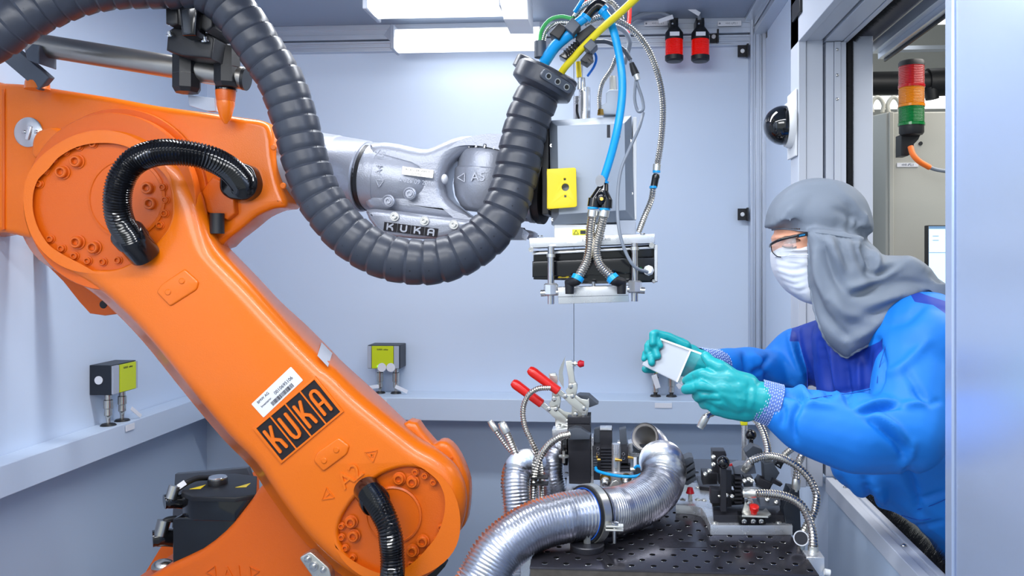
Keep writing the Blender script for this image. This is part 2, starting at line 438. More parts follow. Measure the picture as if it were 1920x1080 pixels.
# sill under the opening
mb = MB()
Ym = (DJ + 1.0) / 2
mb.box(((Xs + Xs + 0.022) / 2, Ym, ZS - 0.02), (0.022, DJ - 1.0, 0.04))
mb.box((Xs + 0.033, Ym, ZS - 0.0225), (0.02, DJ - 1.0, 0.035))
mb.box((Xs + 0.048, Ym, ZS - 0.019), (0.016, DJ - 1.0, 0.038), None, 0)
for yy in (2.22, 1.78, 1.45): mb.lathe((Xs + 0.033, yy, ZS - 0.005), (0, 0, 1), [(.006, 0), (.006, .003), (.003, .005), (.0001, .005)], 14, 1)
struct(mb.build('trim_8', [FRAMEP, STEEL], bev=0.003))
mb = MB(); mb.box((Xs + 0.035, Ym, (ZS - .04) / 2), (0.06, DJ - 1.0, ZS - .04)); struct(mb.build('wall_window', WALLD, smooth=False))
mb = MB(); mb.box((Xs + 0.03, (DJ + 2.55) / 2 + .02, (ZS) / 2), (0.05, .31, ZS - .05)); struct(mb.build('trim_9', WALL, smooth=False))
# brush strips round the outer edge: bristle bundles in one mesh each
random.seed(3)
def brush(a, b, dirv, ln, n, label):
    mb = MB(); a = Vector(a); b = Vector(b)
    for i in range(n):
        p = a.lerp(b, random.random()); d = (Vector(dirv) + Vector([random.uniform(-.22, .22) for _ in range(3)])).normalized()
        q = p + d * ln * random.uniform(.8, 1.1); u = (b - a).normalized() * .0011
        mb.add([p - u, p + u, q], [(0, 1, 2)]); w2 = Vector((0, .0009, 0)) if abs(dirv[1]) < .5 else Vector((.0009, 0, 0)); mb.add([p - w2, p + w2, q], [(0, 1, 2)])
    o = mb.build('brush_seal', BRUSH, smooth=False); tag(o, label, 'brush seal'); o['kind'] = 'stuff'; return o
bx0 = P(1588, 300, DJ + .02).x; bx1 = P(1600, 300, DJ + .02).x
brush((bx0, DJ + .02, ZS), (bx0, DJ + .02, ZH), (1, 0, 0), bx1 - bx0, 5200, 'black bristle brush strip running up the far side of the window opening')
brush((Xs + .056, 1.0, ZS - .004), (Xs + .056, DJ, ZS - .004), (.35, 0, 0.6), 0.035, 3600, 'black bristle brush strip along the window sill under the person')
brush((Xb + .068, 1.0, ZH + .003), (Xb + .068, DJ, ZH + .003), (.9, 0, -0.3), 0.022, 3600, 'black bristle brush strip along the window header')
mb = MB(); mb.box((P(1595, 300, DJ + .03).x, DJ + .045, (ZS + ZH) / 2), (bx1 - bx0 - .0, .02, ZH - ZS + .1)); struct(mb.build('trim_10', BRUSH, smooth=False))
# outer post and outer soffit with the sliding track
xp0 = P(1600, 300, DJ + .03).x; xp1 = P(1637, 300, DJ + .03).x
mb = MB(); mb.box(((xp0 + xp1) / 2, DJ + .08, 1.45), (xp1 - xp0, 0.10, 2.9)); struct(mb.build('trim_11', FRAMEP, bev=0.002))
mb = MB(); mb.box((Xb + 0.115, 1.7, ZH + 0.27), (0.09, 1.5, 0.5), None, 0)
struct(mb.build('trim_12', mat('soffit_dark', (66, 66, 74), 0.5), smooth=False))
mb = MB(); zz = P(1640, 96, DJ + .05).z; xx = P(1642, 96, DJ + .05).x
mb.box((xx + .012, 1.7, zz + .02), (.02, 1.4, .03)); mb.box((xx + .03, 1.7, zz + .006), (.016, 1.4, .035)); mb.box((xx + .042, 1.7, zz - .004), (.006, 1.4, .03), None, 1)
struct(mb.build('trim_13', [ALU, BLKP], bev=.001))
# near column and sheet
Xn = P(1771, 500, YN).x
mb = MB(); y1 = YN - .05
mb.box((Xn + 0.06, (YN + YN - .028) / 2, 1.45), (0.12, .028, 3.0)); 
mb.box((Xn + 0.064, 0.55, 1.45), (0.12, 2 * (YN - .030 - .55), 3.0))
struct(mb.build('wall_near', NEARP, bev=0.003))
# black bolted edge at the header, black angle brackets
def bracket(label, px, py, w_=.05, Y=BW - .03, group=None):
    a = P(px, py, Y); t = thing('angle_bracket', label, 'bracket', a)
    m = MB(); m.box(a, (w_ * .8, .006, .05)); m.box(a + Vector((w_ * .4, -.008, 0)), (.008, .024, .056)); m.build('bracket_plate', BLKP, t, bev=.001)
    m = MB(); m.lathe(a + Vector((0, -.003, 0)), (0, -1, 0), [(.009, 0), (.009, .003), (.005, .005), (.004, .003), (.0001, .003)], 16); m.build('screw', WHITE, t)
bracket('black angle bracket on back wall just below the top rail, by the corner upright', 1392, 96)
bracket('black angle bracket on back wall halfway up the corner upright', 1392, 402)
bracket('black angle bracket under the top rail beside the red beacon lamps', 1338, 69, .04)
a = P(1430, 48, BW - .08); t = thing('angle_bracket', 'black corner bracket joining upright and right wall rail', 'bracket', a)
mb = MB(); mb.box(a + Vector((0, 0, 0)), (.045, .03, .008)); mb.box(a + Vector((.02, 0, -.026)), (.008, .03, .052)); mb.build('bracket_plate', BLKP, t, bev=.001)
a = Vector((Xa - .004, 2.30, P(1488, 20, 2.32).z)); mb = MB(); mb.box(a, (.008, .10, .05)); tag(mb.build('cover_cap', BLKP, bev=.002), 'small black cap at the top of the window casing', 'cap')
# name plates on the top rail
for px, lb in ((1368, 'small white name plate on top rail, nearest the corner'), (1230, 'small white name plate on top rail left of the beacon lamps')):
    a = P(px, 44, BW - .05); t = thing('name_plate', lb, 'name plate', a)
    mb = MB(); mb.box(a, (.10, .003, .022)); mb.build('plate', LABEL, t, bev=.001)
    text('+H1-LP2.1', .012, a + Vector((.008, -.002, 0)), X3, Z3, GREYP, 'lettering', t)
    mb = MB(); mb.lathe(a + Vector((-.042, -.001, 0)), (0, -1, 0), [(.004, 0), (.004, .002), (.0001, .002)], 10); mb.build('screw', STEEL, t)

# ---- lamps
def tube_lamp(label, px0, px1, py0, py1, Y, dep, ends=True):
    a = P(px0, py1, Y); b = P(px1, py0, Y); t = thing('lamp_fixture', label, 'lamp', ((a.x + b.x) / 2, Y + dep / 2, a.z))
    m = MB(); h = b.z - a.z
    cy = Y + dep * .45
    lp = [(-.5 * dep, 0), (-.5 * dep, .35 * h), (-.3 * dep, .88 * h), (0, h), (.35 * dep, h), (.5 * dep, .7 * h), (.5 * dep, .1 * h), (.3 * dep, -.03 * h), (0, -.06 * h), (-.3 * dep, -.04 * h)]
    m.prism([[(p[0], p[1]) for p in lp]], b.x - a.x, (Vector((b.x, cy, a.z)), Y3, Z3)); m.build('diffuser', LAMP, t)
    for ex_ in (a.x - .008, b.x + .008):
        m = MB(); m.box((ex_, cy, (a.z + b.z) / 2), (.016, dep * 1.1, h * 1.14)); m.build('end_cap', GREYS, t, bev=.004)
    m = MB(); m.box(((a.x + b.x) / 2, cy + dep * .52, (a.z + b.z) / 2 + .01), (b.x - a.x, .012, h * .8)); m.build('backplate', WHITE, t)
    return t
lt = tube_lamp('bright strip lamp mounted on back wall behind the hose loop', 739, 1012, 44, 90, 3.30, .10)
mb = MB(); e = P(733, 68, 3.34); mb.add([e + Vector((.012, -.03, .045)), e + Vector((.012, -.03, -.035)), e + Vector((-.025, -.02, 0)), e + Vector((.012, .03, .045)), e + Vector((.012, .03, -.035)), e + Vector((-.025, .03, 0))], [(0, 1, 2), (3, 5, 4), (0, 2, 5, 3), (1, 4, 5, 2), (0, 3, 4, 1)]); mb.build('mounting_lug', GREYS, lt)
tube_lamp('bright strip lamp hanging from ceiling above the wrist, cut off by the picture top', 690, 936, -42, 15, 2.75, .16)
a = P(965, 8, 2.72); t = thing('lamp_bracket', 'white folded bracket beside the hanging ceiling lamp', 'bracket', a)
mb = MB(); q = [P(x, y, 2.72) for x, y in ((930, -30), (985, -30), (988, 36), (944, 36))]
mb.pprism([[(928, -40), (988, -40), (990, 36), (944, 36)]], 2.72, .18, .006); mb.build('bracket_sheet', WHITE, t)

# ---- beacons on the top rail
def beacon(px, label):
    a = P(px, 92, 3.36); t = thing('beacon_lamp', label, 'beacon', (a.x, a.y, P(px, 116, 3.36).z), 'red beacon lamps on the top rail')
    z = lambda py: P(px, py, 3.36).z - a.z
    r = .0385; base = a.copy()
    m = MB(); m.lathe(base, (0, 0, 1), [(r * .45, z(39)), (r * .45, z(50)), (r * .62, z(54)), (r * .95, z(62)), (r * .98, z(75)), (.0001, z(75))][::-1], 28); m.build('socket', BLKP, t)
    m = MB(); pr = []
    z0 = z(106); z1 = z(75); n = 14
    for i in range(n + 1):
        zz = z0 + (z1 - z0) * i / n; pr += [(r * .93, zz), (r * .96, zz + (z1 - z0) / n * .5)] if i < n else [(r * .93, zz)]
    m.lathe(base, (0, 0, 1), pr, 28, caps=True)
    m.build('red_lens', mat('red_lens', (226, 24, 10), 0.15, trans=0.35, emit=(220, 20, 8), estr=0.22), t)
    m = MB(); m.lathe(base, (0, 0, 1), [(.0001, z(117)), (r * .8, z(116)), (r * .98, z(113)), (r * 1.0, z(105)), (r * .9, z(105)), (.0001, z(105))], 28); m.build('end_cap', BLKP, t)
    m = MB(); m.pbox(px - 8, 59, px + 10, 67, 3.36 - r - .001, .002); m.build('rating_label', LABEL, t)
    m = MB(); m.box(base + Vector((0, .05, z(46))), (.035, .09, .06)); m.build('mount', BLKP, t, bev=.002)
    m = MB(); m.lathe(base + Vector((-.008, -.018, z(47))), (0, -1, 0), [(.004, 0), (.004, .004), (.0001, .004)], 8); m.build('screw', STEEL, t)
beacon(1264, 'red beacon lamp on top rail, left one of the pair')
beacon(1313, 'red beacon lamp on top rail, right one of the pair')
for i, (pts, lb) in enumerate((([(1264, 45), (1255, 30), (1235, 24), (1200, 30), (1180, 42)], 'grey cable arching to the left beacon lamp'), ([(1313, 44), (1308, 24), (1290, 14), (1250, 14), (1210, 24), (1175, 40)], 'grey cable arching to the right beacon lamp'))):
    mb = MB(); mb.tube(crom([P(x, y, 3.36) for x, y in pts], 8), .008, 10); tag(mb.build('cable', GCABLE), lb, 'cable')
for (x0, y0, x1, y1), lb in (((1235, 40, 1262, 31), 'white cable tag by the left beacon lamp'), ((1286, 11, 1312, 27), 'white cable tag by the right beacon lamp')):
    mb = MB(); mb.bar(P(x0, y0, 3.33), P(x1, y1, 3.33), .018, .002); 
    tag(mb.build('cable_tag', LABEL, bev=.001), lb, 'tag')

# ---- dome camera on casing
a = P(1478, 235, 2.36); a.x = Xa - .006
t = thing('dome_camera', 'black glossy dome camera on white base on window casing', 'camera', a)
mb = MB(); mb.lathe(a, (-1, 0, 0), [(.0001, .0), (.066, .0), (.066, .010), (.062, .018), (.058, .018)], 40); mb.build('base', WHITE, t)
mb = MB(); mb.box(a + Vector((.002, 0, .0)), (.006, .11, .19)); mb.build('mounting_plate', WHITE, t, bev=.002)
mb = MB(); mb.lathe(a + Vector((-.012, 0, 0)), (-1, 0, 0), [(.0575, -.005)] + [(.057 * cos(pi / 2 * i / 14), .012 + .057 * sin(pi / 2 * i / 14)) for i in range(14)] + [(.0001, .069)], 40); mb.build('dome', mat('smoked_dome', (8, 9, 12), 0.04, coat=1.0), t)

# ---- hall outside the window
mb = MB(); mb.box((2.6, 4.9, 1.4), (5, .05, 3.4)); struct(mb.build('wall_hall', HALLW, smooth=False))
mb = MB(); mb.box((2.2, 3.0, 3.0), (3.0, 4.6, .05)); struct(mb.build('ceiling_hall', HALLW, smooth=False))
mb = MB(); mb.box((3.1, 2.6, 1.4), (.05, 4.6, 3.4)); struct(mb.build('wall_hall_side', HALLW, smooth=False))
HC = 2.62
t = thing('switch_cabinet', 'large grey control cabinet outside the window behind the stack light', 'cabinet', P(1720, 1080, HC))
WL[t].z = 0; t.location = WL[t]
x0 = P(1674, 300, HC).x; x1 = x0 + .8; zt = P(1700, 210, HC).z
mb = MB(); mb.prism([[(x0 - .075, HC + .5), (x0 - .075, HC + .12), (x0 - .02, HC), (x1, HC), (x1, HC + .5)]], zt, (Vector((0, 0, zt)), X3, Y3))
mb.build('housing', GREYOUT, t, bev=.004)
mb = MB(); mb.box((x0 - .006, HC - .003, zt / 2), (.014, .01, zt)); mb.build('edge_strip', GREYOUT, t, bev=.002)
for k, px in enumerate((1645, 1676)):
    a = P(px, 208, HC + .1); 
    mb = MB(); mb.tube(crom([a + Vector((-.016, 0, -.005)), a + Vector((-.02, 0, .02)), a + Vector((-.008, 0, .042)), a + Vector((.008, 0, .042)), a + Vector((.02, 0, .02)), a + Vector((.016, 0, -.005))], 6), .007, 10); mb.build('lifting_eye', GREYOUT, t)
mb = MB(); mb.lathe(P(1686, 278, HC), (0, -1, 0), [(.008, 0), (.008, .004), (.004, .008), (.0001, .008)], 14); mb.build('screw', STEEL, t)
mb = MB(); mb.lathe(P(1726, 269, HC), (0, -1, 0), [(.006, 0), (.006, .003), (.0001, .003)], 14); mb.build('screw', BLKP, t)
mb = MB(); mb.pbox(1682, 305, 1722, 313, HC - .003, .003); a = mb.build('name_plate', LABEL, t)
text('+H1-P2.1', .010, P(1702, 309, HC - .0036), X3, Z3, GREYP, 'lettering', a)
# stack light
SL = 2.50
a = P(1709, 250, SL); r = .0385
t = thing('stack_light', 'red, amber and green stack light on grey cabinet outside window', 'signal light', (a.x, SL, P(1709, 292, SL).z))
zz = lambda py: P(1709, py, SL).z - a.z
def lens(nm, p1, p0, col):
    m = MB(); pr = []; n = 13; z0, z1 = zz(p0), zz(p1)
    for i in range(n): pr += [(r * .93, z0 + (z1 - z0) * i / n), (r * .97, z0 + (z1 - z0) * (i + .5) / n)]
    pr = [(r, z0), (r, z0 + .008)] + pr[2:] + [(r * .95, z1)]
    m.lathe(a, (0, 0, 1), pr, 32); m.build(nm, mat(nm, col, 0.18, trans=0.25, coat=.3), t)
lens('red_lens', 124, 165, (196, 22, 30)); lens('amber_lens', 165, 201, (236, 140, 10)); lens('green_lens', 201, 236, (10, 130, 60))
mb = MB(); mb.lathe(a, (0, 0, 1), [(r * .98, zz(125)), (r * .98, zz(118)), (r * .9, zz(115)), (.0001, zz(115))], 32); mb.build('top_cap', BLKP, t)
mb = MB(); mb.lathe(a, (0, 0, 1), [(.0001, zz(255)), (r * .82, zz(253)), (r * .93, zz(249)), (r * .93, zz(235)), (.0001, zz(235))], 32); mb.build('base', BLKP, t)
mb = MB(); mb.pprism([[(1690, 252), (1727, 252), (1722, 262), (1714, 270), (1713, 286), (1703, 292), (1690, 292)]], SL + .01, .05, .003); mb.build('bracket', BLKP, t)
mb = MB(); mb.tube(crom([P(1707, 275, SL - .01), P(1712, 290, SL - .02), P(1724, 303, SL - .02), P(1743, 314, SL - .01)], 6), .0085, 12); tag(mb.build('spiral_wrap', mat('orange_wrap', (240, 116, 40), .45)), 'orange spiral wrapped cable end hanging below stack light', 'cable')
mb = MB(); mb.tube(crom([P(1743, 314, SL - .01), P(1760, 319, SL), P(1800, 324, SL + .02)], 6), .006, 12); tag(mb.build('cable', GCABLE), 'grey cable running right from the orange wrap outside the window', 'cable')
# big dark pipe, lamp and monitor in the hall
t = thing('ventilation_pipe', 'black pipe with side nozzle under the hall ceiling outside window', 'pipe', P(1700, 155, 3.9))
mb = MB(); mb.cyl(P(1600, 157, 3.9), P(1740, 155, 3.9), .055); mb.cyl(P(1738, 155, 3.9), P(1900, 148, 3.9), .066); mb.build('pipe', BLKP, t)
mb = MB(); mb.cyl(P(1745, 165, 3.88), P(1748, 186, 3.88), .035, .03); mb.build('nozzle', BLKP, t)
mb = MB(); q_ = P(1700, 192, 4.2); mb.box(q_, (.9, .1, .05)); mb.box((q_.x + (.4 if q_.y > 4.1 else .07), q_.y, (q_.z + 2.975) / 2), (.02, .02, 2.975 - q_.z)); o = mb.build('hall_lamp', LAMP); tag(o, 'long white lamp outside window seen below the black pipe', 'lamp')
mb = MB(); q_ = P(1760, 31, 4.0); mb.box(q_, (.16, .1, .05)); mb.box((q_.x + (.4 if q_.y > 4.1 else .07), q_.y, (q_.z + 2.975) / 2), (.02, .02, 2.975 - q_.z)); o = mb.build('hall_lamp', LAMP); tag(o, 'white lamp at upper edge of the window opening beside near column', 'lamp')
mb = MB(); mb.box(P(1700, 92, 4.3) + Vector((0, 0, 0)), (2.2, .06, .02)); struct(mb.build('trim_14', ALU))
t = thing('monitor', 'computer monitor with bright screen outside window behind the shoulder', 'monitor', P(1780, 560, 2.45))
mb = MB(); mb.pbox(1740, 422, 1850, 552, 2.46, .03); mb.build('housing', BLKP, t, bev=.002)
mb = MB(); mb.pbox(1742, 424, 1848, 548, 2.457, .002); mb.build('screen', mat('screen_page', (196, 222, 244), .3, emit=(196, 222, 244), estr=.75), t)
mb = MB(); mb.pbox(1742, 424, 1848, 429, 2.456, .001); mb.pbox(1749, 442, 1760, 443, 2.456, .001); mb.pbox(1749, 450, 1760, 451, 2.456, .001); mb.pbox(1742, 473, 1848, 474, 2.456, .001); mb.build('page_marks', mat('page_marks', (120, 160, 200), .4), t)
mb = MB(); a = P(1800, 552, 2.47); mb.box((a.x, 2.49, a.z / 2), (.05, .03, a.z)); mb.box((a.x, 2.49, .01), (.3, .2, .02)); mb.build('stand', BLKP, t)

# ---- sensors on the cable duct
# left wall sensor: its front face looks to +X
def YatX(px, X):      # distance at which pixel column px meets the plane x = X
    lo, hi = .5, 6
    for _ in range(50):
        m_ = (lo + hi) / 2
        if abs(P(px, 500, m_).x) < abs(X): lo = m_
        else: hi = m_
    return lo
yc = YatX(240, XLI + .005)
h0 = P(247, 680, yc).z; h1 = P(247, 735, yc).z
def sensor_left():
    w_ = YatX(261, XLI) - YatX(215, XLI); c = Vector((XLI - .01, yc, (h0 + h1) / 2)); h = h0 - h1
    t = thing('sensor_unit', 'sensor box with yellow panel on left wall beside the link arm', 'sensor', (c.x, c.y, ZT), 'sensor units above the cable duct')
    M = Matrix.Translation(c) @ Matrix.Rotation(radians(90), 4, 'Z')
    def B(nm, mt, boxes, bev=0):
        m = MB()
        for cc, ss in boxes: m.box(cc, ss)
        m.xf(M); m.build(nm, mt, t, bev=bev)
    dp = XLI - XL - .01 + .0
    B('housing', NAVYP, [((0, dp / 2, 0), (w_, dp, h))], .002)
    B('yellow_panel', YELG, [((w_ * .08, -.004, 0), (w_ * .66, .008, h * .92))]); B('side_panel', GREYS, [((-w_ * .38, -.003, 0), (w_ * .22, .008, h * .94))]); B('side_panel', GREYS, [((w_ * .46, -.003, 0), (w_ * .07, .008, h * .94))])
    text('ELREX  safety', h * .09, M @ Vector((w_ * .08, -.0085, h * .34)), (0, 1, 0), Z3, INK, 'lettering', t)
    m = MB(); m.lathe(c + Vector((-.045, -w_ / 2 - .001, 0)), (0, -1, 0), [(h * .14, 0), (h * .14, .002), (.0001, .002)], 24); m.build('round_sticker', LABEL, t)
    for sx in (-.3, .25):
        b = M @ Vector((w_ * sx, .03, -h / 2)); m = MB(); zz_ = b.z - ZT
        m.lathe(b, (0, 0, -1), [(.011, 0), (.011, .02), (.015, .022), (.015, .05), (.012, .053), (.013, .075), (.009, .08), (.007, .09), (.007, zz_)], 14); m.build('connector', HOSEM, t)
        m = MB(); m.lathe((b.x, b.y, ZT), (0, 0, 1), [(.027, 0), (.022, .006), (.007, .008)], 20); m.build('grommet', BLKP, t)
    m = MB(); m.box(M @ Vector((w_ * .1, -.014, ZT - c.z - .018)), (.003, .05, .022)); m.build('name_plate', LABEL, t)
    m = MB(); m.bar(M @ Vector((w_ * .3, .0, ZT - c.z + .045)), M @ Vector((w_ * .62, -.008, ZT - c.z + .006)), .014, .002, (1, 0, 0)); m.build('cable_tag', LABEL, t)
sensor_left()
def sensor_back(px0, px1, top, bot, label, tags=True):
    Y = 3.40; c = (P(px0, top, Y) + P(px1, bot, Y)) / 2; w_ = (px1 - px0) * S(Y); h = (bot - top) * S(Y)
    t = thing('sensor_unit', label, 'sensor', (c.x, c.y, ZT), 'sensor units above the cable duct'); dp = BW - Y
    def B(nm, mt, boxes, bev=0):
        m = MB()
        for cc, ss in boxes: m.box(c + Vector(cc), ss)
        return m.build(nm, mt, t, bev=bev)
    B('housing', NAVYP, [((0, dp / 2, 0), (w_, dp, h))], .003)
    B('yellow_panel', YELG, [((-w_ * .02, -.004, 0), (w_ * .66, .008, h * .94))])
    B('side_panel', GREYS, [((-w_ * .43, -.003, 0), (w_ * .12, .008, h * .94))]); B('side_panel', GREYS, [((w_ * .40, -.003, 0), (w_ * .15, .008, h * .94))])
    text('ELREX  safety', h * .085, c + Vector((-w_ * .02, -.0088, h * .33)), X3, Z3, INK, 'lettering', t)
    m = MB(); m.lathe(c + Vector((-w_ * .16, -.008, -h * .38)), (0, -1, 0), [(.004, 0), (.004, .002), (.0001, .002)], 10); m.build('status_light', mat('green_led', (140, 255, 60), .3, emit=(140, 255, 60), estr=1.5), t)
    for sx in (-.2, .3):
        b = c + Vector((w_ * sx, .04, -h / 2)); m = MB(); zz_ = b.z - ZT
        m.lathe(b, (0, 0, -1), [(.011, 0), (.011, .02), (.015, .022), (.015, .06), (.012, .063), (.013, .085), (.009, .09), (.007, .10), (.007, zz_)], 14); m.build('connector', HOSEM, t)
        m = MB(); m.lathe((b.x, b.y, ZT), (0, 0, 1), [(.024, 0), (.020, .006), (.007, .008)], 20); m.build('grommet', BLKP, t)
        if tags:
            m = MB(); m.bar(Vector((b.x + .005, b.y - .03, ZT + .035)), Vector((b.x + (.06 if sx > 0 else -.05), b.y - .035, ZT + (.012 if sx > 0 else .028))), .016, .002); m.build('cable_tag', LABEL, t, bev=.001)
            m = MB(); m.lathe(c + Vector((w_ * (sx * .55 + .08), -.012, -h * .5 + .008)), (0, -1, 0), [(.019, 0), (.019, .002), (.0001, .002)], 24); m.build('paper_disc', LABEL, t)
    m = MB(); m.box((c.x + (.0), 3.328, ZT - .018), (.07, .003, .02)); m.build('name_plate', LABEL, t)
    return t
sensor_back(688, 751, 647, 692, 'sensor box with yellow panel on back wall, two paper discs hanging from it')
t3 = sensor_back(1212, 1272, 662, 700, 'sensor unit on back wall half hidden behind the gloved hands', tags=False)
mb = MB(); mb.bar(P(1226, 703, 3.3), P(1234, 728, 3.3), .022, .003); mb.build('cable_tag', LABEL, t3, bev=.001)
mb = MB(); mb.bar(P(1285, 716, 3.3), P(1270, 726, 3.3), .022, .003); mb.build('cable_tag', LABEL, t3, bev=.001)
# ================================================================ ROBOT
YF = 2.12
robot = thing('industrial_robot', 'large orange robot arm with silver wrist and black lettered badge', 'robot', (P(560, 1000, 2.3).x, 2.3, 0.0))
def disc(mb, px, py, Y, rpx, h, r2=None, seg=32, mi=0):
    c = P(px, py, Y); r = rpx * S(Y); mb.lathe(c, (0, -1, 0), [(r, -h), (r, -.002), (r - .002, 0), (.0001, 0)], seg, mi)
LEFT = [(863,988),(848,1024),(824,1055),(799,1080),(765,1103),(725,1112),(680,1100),(630,1071),(585,1031),(550,991),(505,929),(470,876),(417,822),(350,742),(283,658),(245,615),(210,580),(181,554),(146,530),(108,510),(73,487),(50,457),(35,422),(29,387),(32,350),(45,317),(67,294),(87,271),(117,251),(145,240),(172,235),(204,234),(233,238),(262,248),(286,262),(306,279),(324,294)]
RF = [(340,314),(352,338),(364,368),(372,400),(383,436),(398,466),(426,496),(464,536),(506,583),(553,634),(598,679),(618,694),(660,735),(706,774),(748,808),(782,834),(814,851),(845,877),(861,904),(868,929),(869,955)]
RS = [(344,311),(356,334),(371,364),(385,392),(400,422),(417,450),(444,479),(484,520),(528,567),(575,610),(622,657),(643,679),(684,716),(726,755),(768,795),(797,821),(824,844),(851,873),(865,903),(870,929),(870,955)]
RD = [.06,.07,.08,.09,.11,.14,.17,.20,.22,.22,.22,.22,.22,.21,.20,.18,.15,.13,.11,.10,.10]
OUT = RF + LEFT
H1 = [(122,274),(152,261),(187,255),(222,259),(251,271),(271,284),(288,300),(300,318),(308,335),(313,355),(316,379),(315,408),(303,434),(280,460),(251,484),(216,500),(181,502),(146,498),(117,487),(90,466),(71,440),(60,411),(55,379),(57,350),(67,323),(90,296)]
H1 = [(188 + (x - 188) * 1.035, 378 + (y - 378) * 1.035) for x, y in H1]
H2 = [(632,1002),(634,985),(644,962),(665,933),(701,899),(736,882),(771,877),(806,886),(834,912),(850,945),(855,985),(848,1020),(827,1048),(789,1071),(736,1083),(690,1076),(655,1052),(638,1026)]
mb = MB(); mb.pprism([OUT, H1, H2], YF, 0.2, [0.050, 0.010, 0.012], 0, 6, 0, 3)
# the side wall of the arm: its back outline, smaller towards both joints
fr2 = crom([P(x, y, YF) for x, y in OUT], 3, True); LB = [(x, y) for x, y in LEFT]
bk = crom([P(x, y, YF + d) for (x, y), d in zip(RS, RD)] + [P(x, y, YF + (.10 if x > 600 and y > 960 else .14)) for x, y in LB], 3, True)
for i, p in enumerate(mb.v):
    if p.y > YF + .199:
        k = min(range(len(fr2)), key=lambda j: (fr2[j].x - p.x) ** 2 + (fr2[j].z - p.z) ** 2)
        if (fr2[k].x - p.x) ** 2 + (fr2[k].z - p.z) ** 2 < 1e-8: mb.v[i] = bk[k].copy()
        else: mb.v[i].y = YF + .09
link = mb.build('link_arm', ORANGE, robot, ang=60)
# recessed joint covers
mb = MB(); disc(mb, 205, 378, YF + .016, 174, .03, seg=64)
c = P(238, 372, YF + .015); mb.lathe(c, (0, -1, 0), [(.112, 0), (.112, .004), (.105, .0055), (.103, .003), (.0001, .003)], 48)
cov = mb.build('joint_cover', ORANGE_SHADED, robot)
mb = MB(); disc(mb, 742, 981, YF + .020, 116, .03, seg=64)
c = P(738, 965, YF + .019); mb.lathe(c, (0, -1, 0), [(.078, 0), (.078, .004), (.073, .006), (.071, .003), (.0001, .003)], 48)
cov2 = mb.build('joint_cover', ORANGE_SHADED, robot)
# socket head bolts
def mk_bolt(px, py, Y, r, parent, nm='bolt', mt=ORANGE_SHADED):
    m = MB(); c = P(px, py, Y)
    m.lathe(c, (0, -1, 0), [(r * 1.25, 0), (r * 1.25, r * .15), (r, r * .18), (r, r * .75), (r * .88, r * .9), (r * .62, r * .9)], 20, 0, False)
    u, v, d = basis((0, -1, 0)); n = 6; o = c + d * r * .9; vs_ = []
    for k in range(n): a = 2 * pi * k / n + .3; vs_.append(o + (u * cos(a) + v * sin(a)) * r * .60)
    for k in range(n): a = 2 * pi * k / n + .3; vs_.append(o - d * r * .5 + (u * cos(a) + v * sin(a)) * r * .57)
    m.add(vs_, [(k, (k + 1) % n, n + (k + 1) % n, n + k) for k in range(n)] + [tuple(range(n, 2 * n))]); m.f[-7:] = [tuple(reversed(f)) for f in m.f[-7:]]
    m.lathe(o - d * .0002, d, [(r * .64, 0), (r * .60, 0)], 6, 0, False)
    return m.build(nm, mt, parent, ang=30)
SM = [(102,300),(124,285),(149,275),(176,270),(86,321),(75,345),(96,448),(117,466),(141,480),(166,489),(194,491),(222,488),(306,351),(311,375),(310,400),(301,422)]
LG = [(146,303),(119,323),(147,454),(178,464),(279,353),(284,382)]
YB = YF + .015
def bolts(lst, r, par):
    first = mk_bolt(lst[0][0], lst[0][1], YB, r, par); p0 = P(lst[0][0], lst[0][1], YB)
    for q in lst[1:]: dup_part(first, P(q[0], q[1], YB) - p0, par)
bolts(SM, .0098, cov); bolts(LG, .0165, cov)
bolts([(779,885),(797,892),(813,904),(827,989),(820,1011),(807,1030),(790,1046),(771,1058),(641,1007),(648,1027),(662,1045),(641,986)], .0085, cov2)
bolts([(749,897),(774,903),(659,978),(664,1004),(793,1014),(774,1032)], .0145, cov2)
# raised plates with studs
def rrect(pts, r, n=4):      # round the corners of a polygon
    out = []; N = len(pts)
    for i in range(N):
        a, b, c_ = Vector(pts[i - 1]), Vector(pts[i]), Vector(pts[(i + 1) % N])
        p = b + (a - b).normalized() * r; q = b + (c_ - b).normalized() * r
        for k in range(n + 1):
            t = k / n; out.append(tuple(p * (1 - t) ** 2 + b * 2 * t * (1 - t) + q * t * t))
    return out
for pts, st in (([(292,548),(302,533),(345,504),(372,528),(368,543),(318,575)], [(340,527),(314,548)]), ([(587,865),(594,848),(634,820),(655,836),(650,852),(606,885)], [(630,844),(607,864)])):
    mb = MB(); mb.pprism([rrect(pts, 5)], YF - .006, .01, .005); o = mb.build('access_plate', ORANGE, robot)
    for q in st:
        m = MB(); disc(m, q[0], q[1], YF - .009, 6, .004, seg=18); m.build('stud', ORANGE, o)
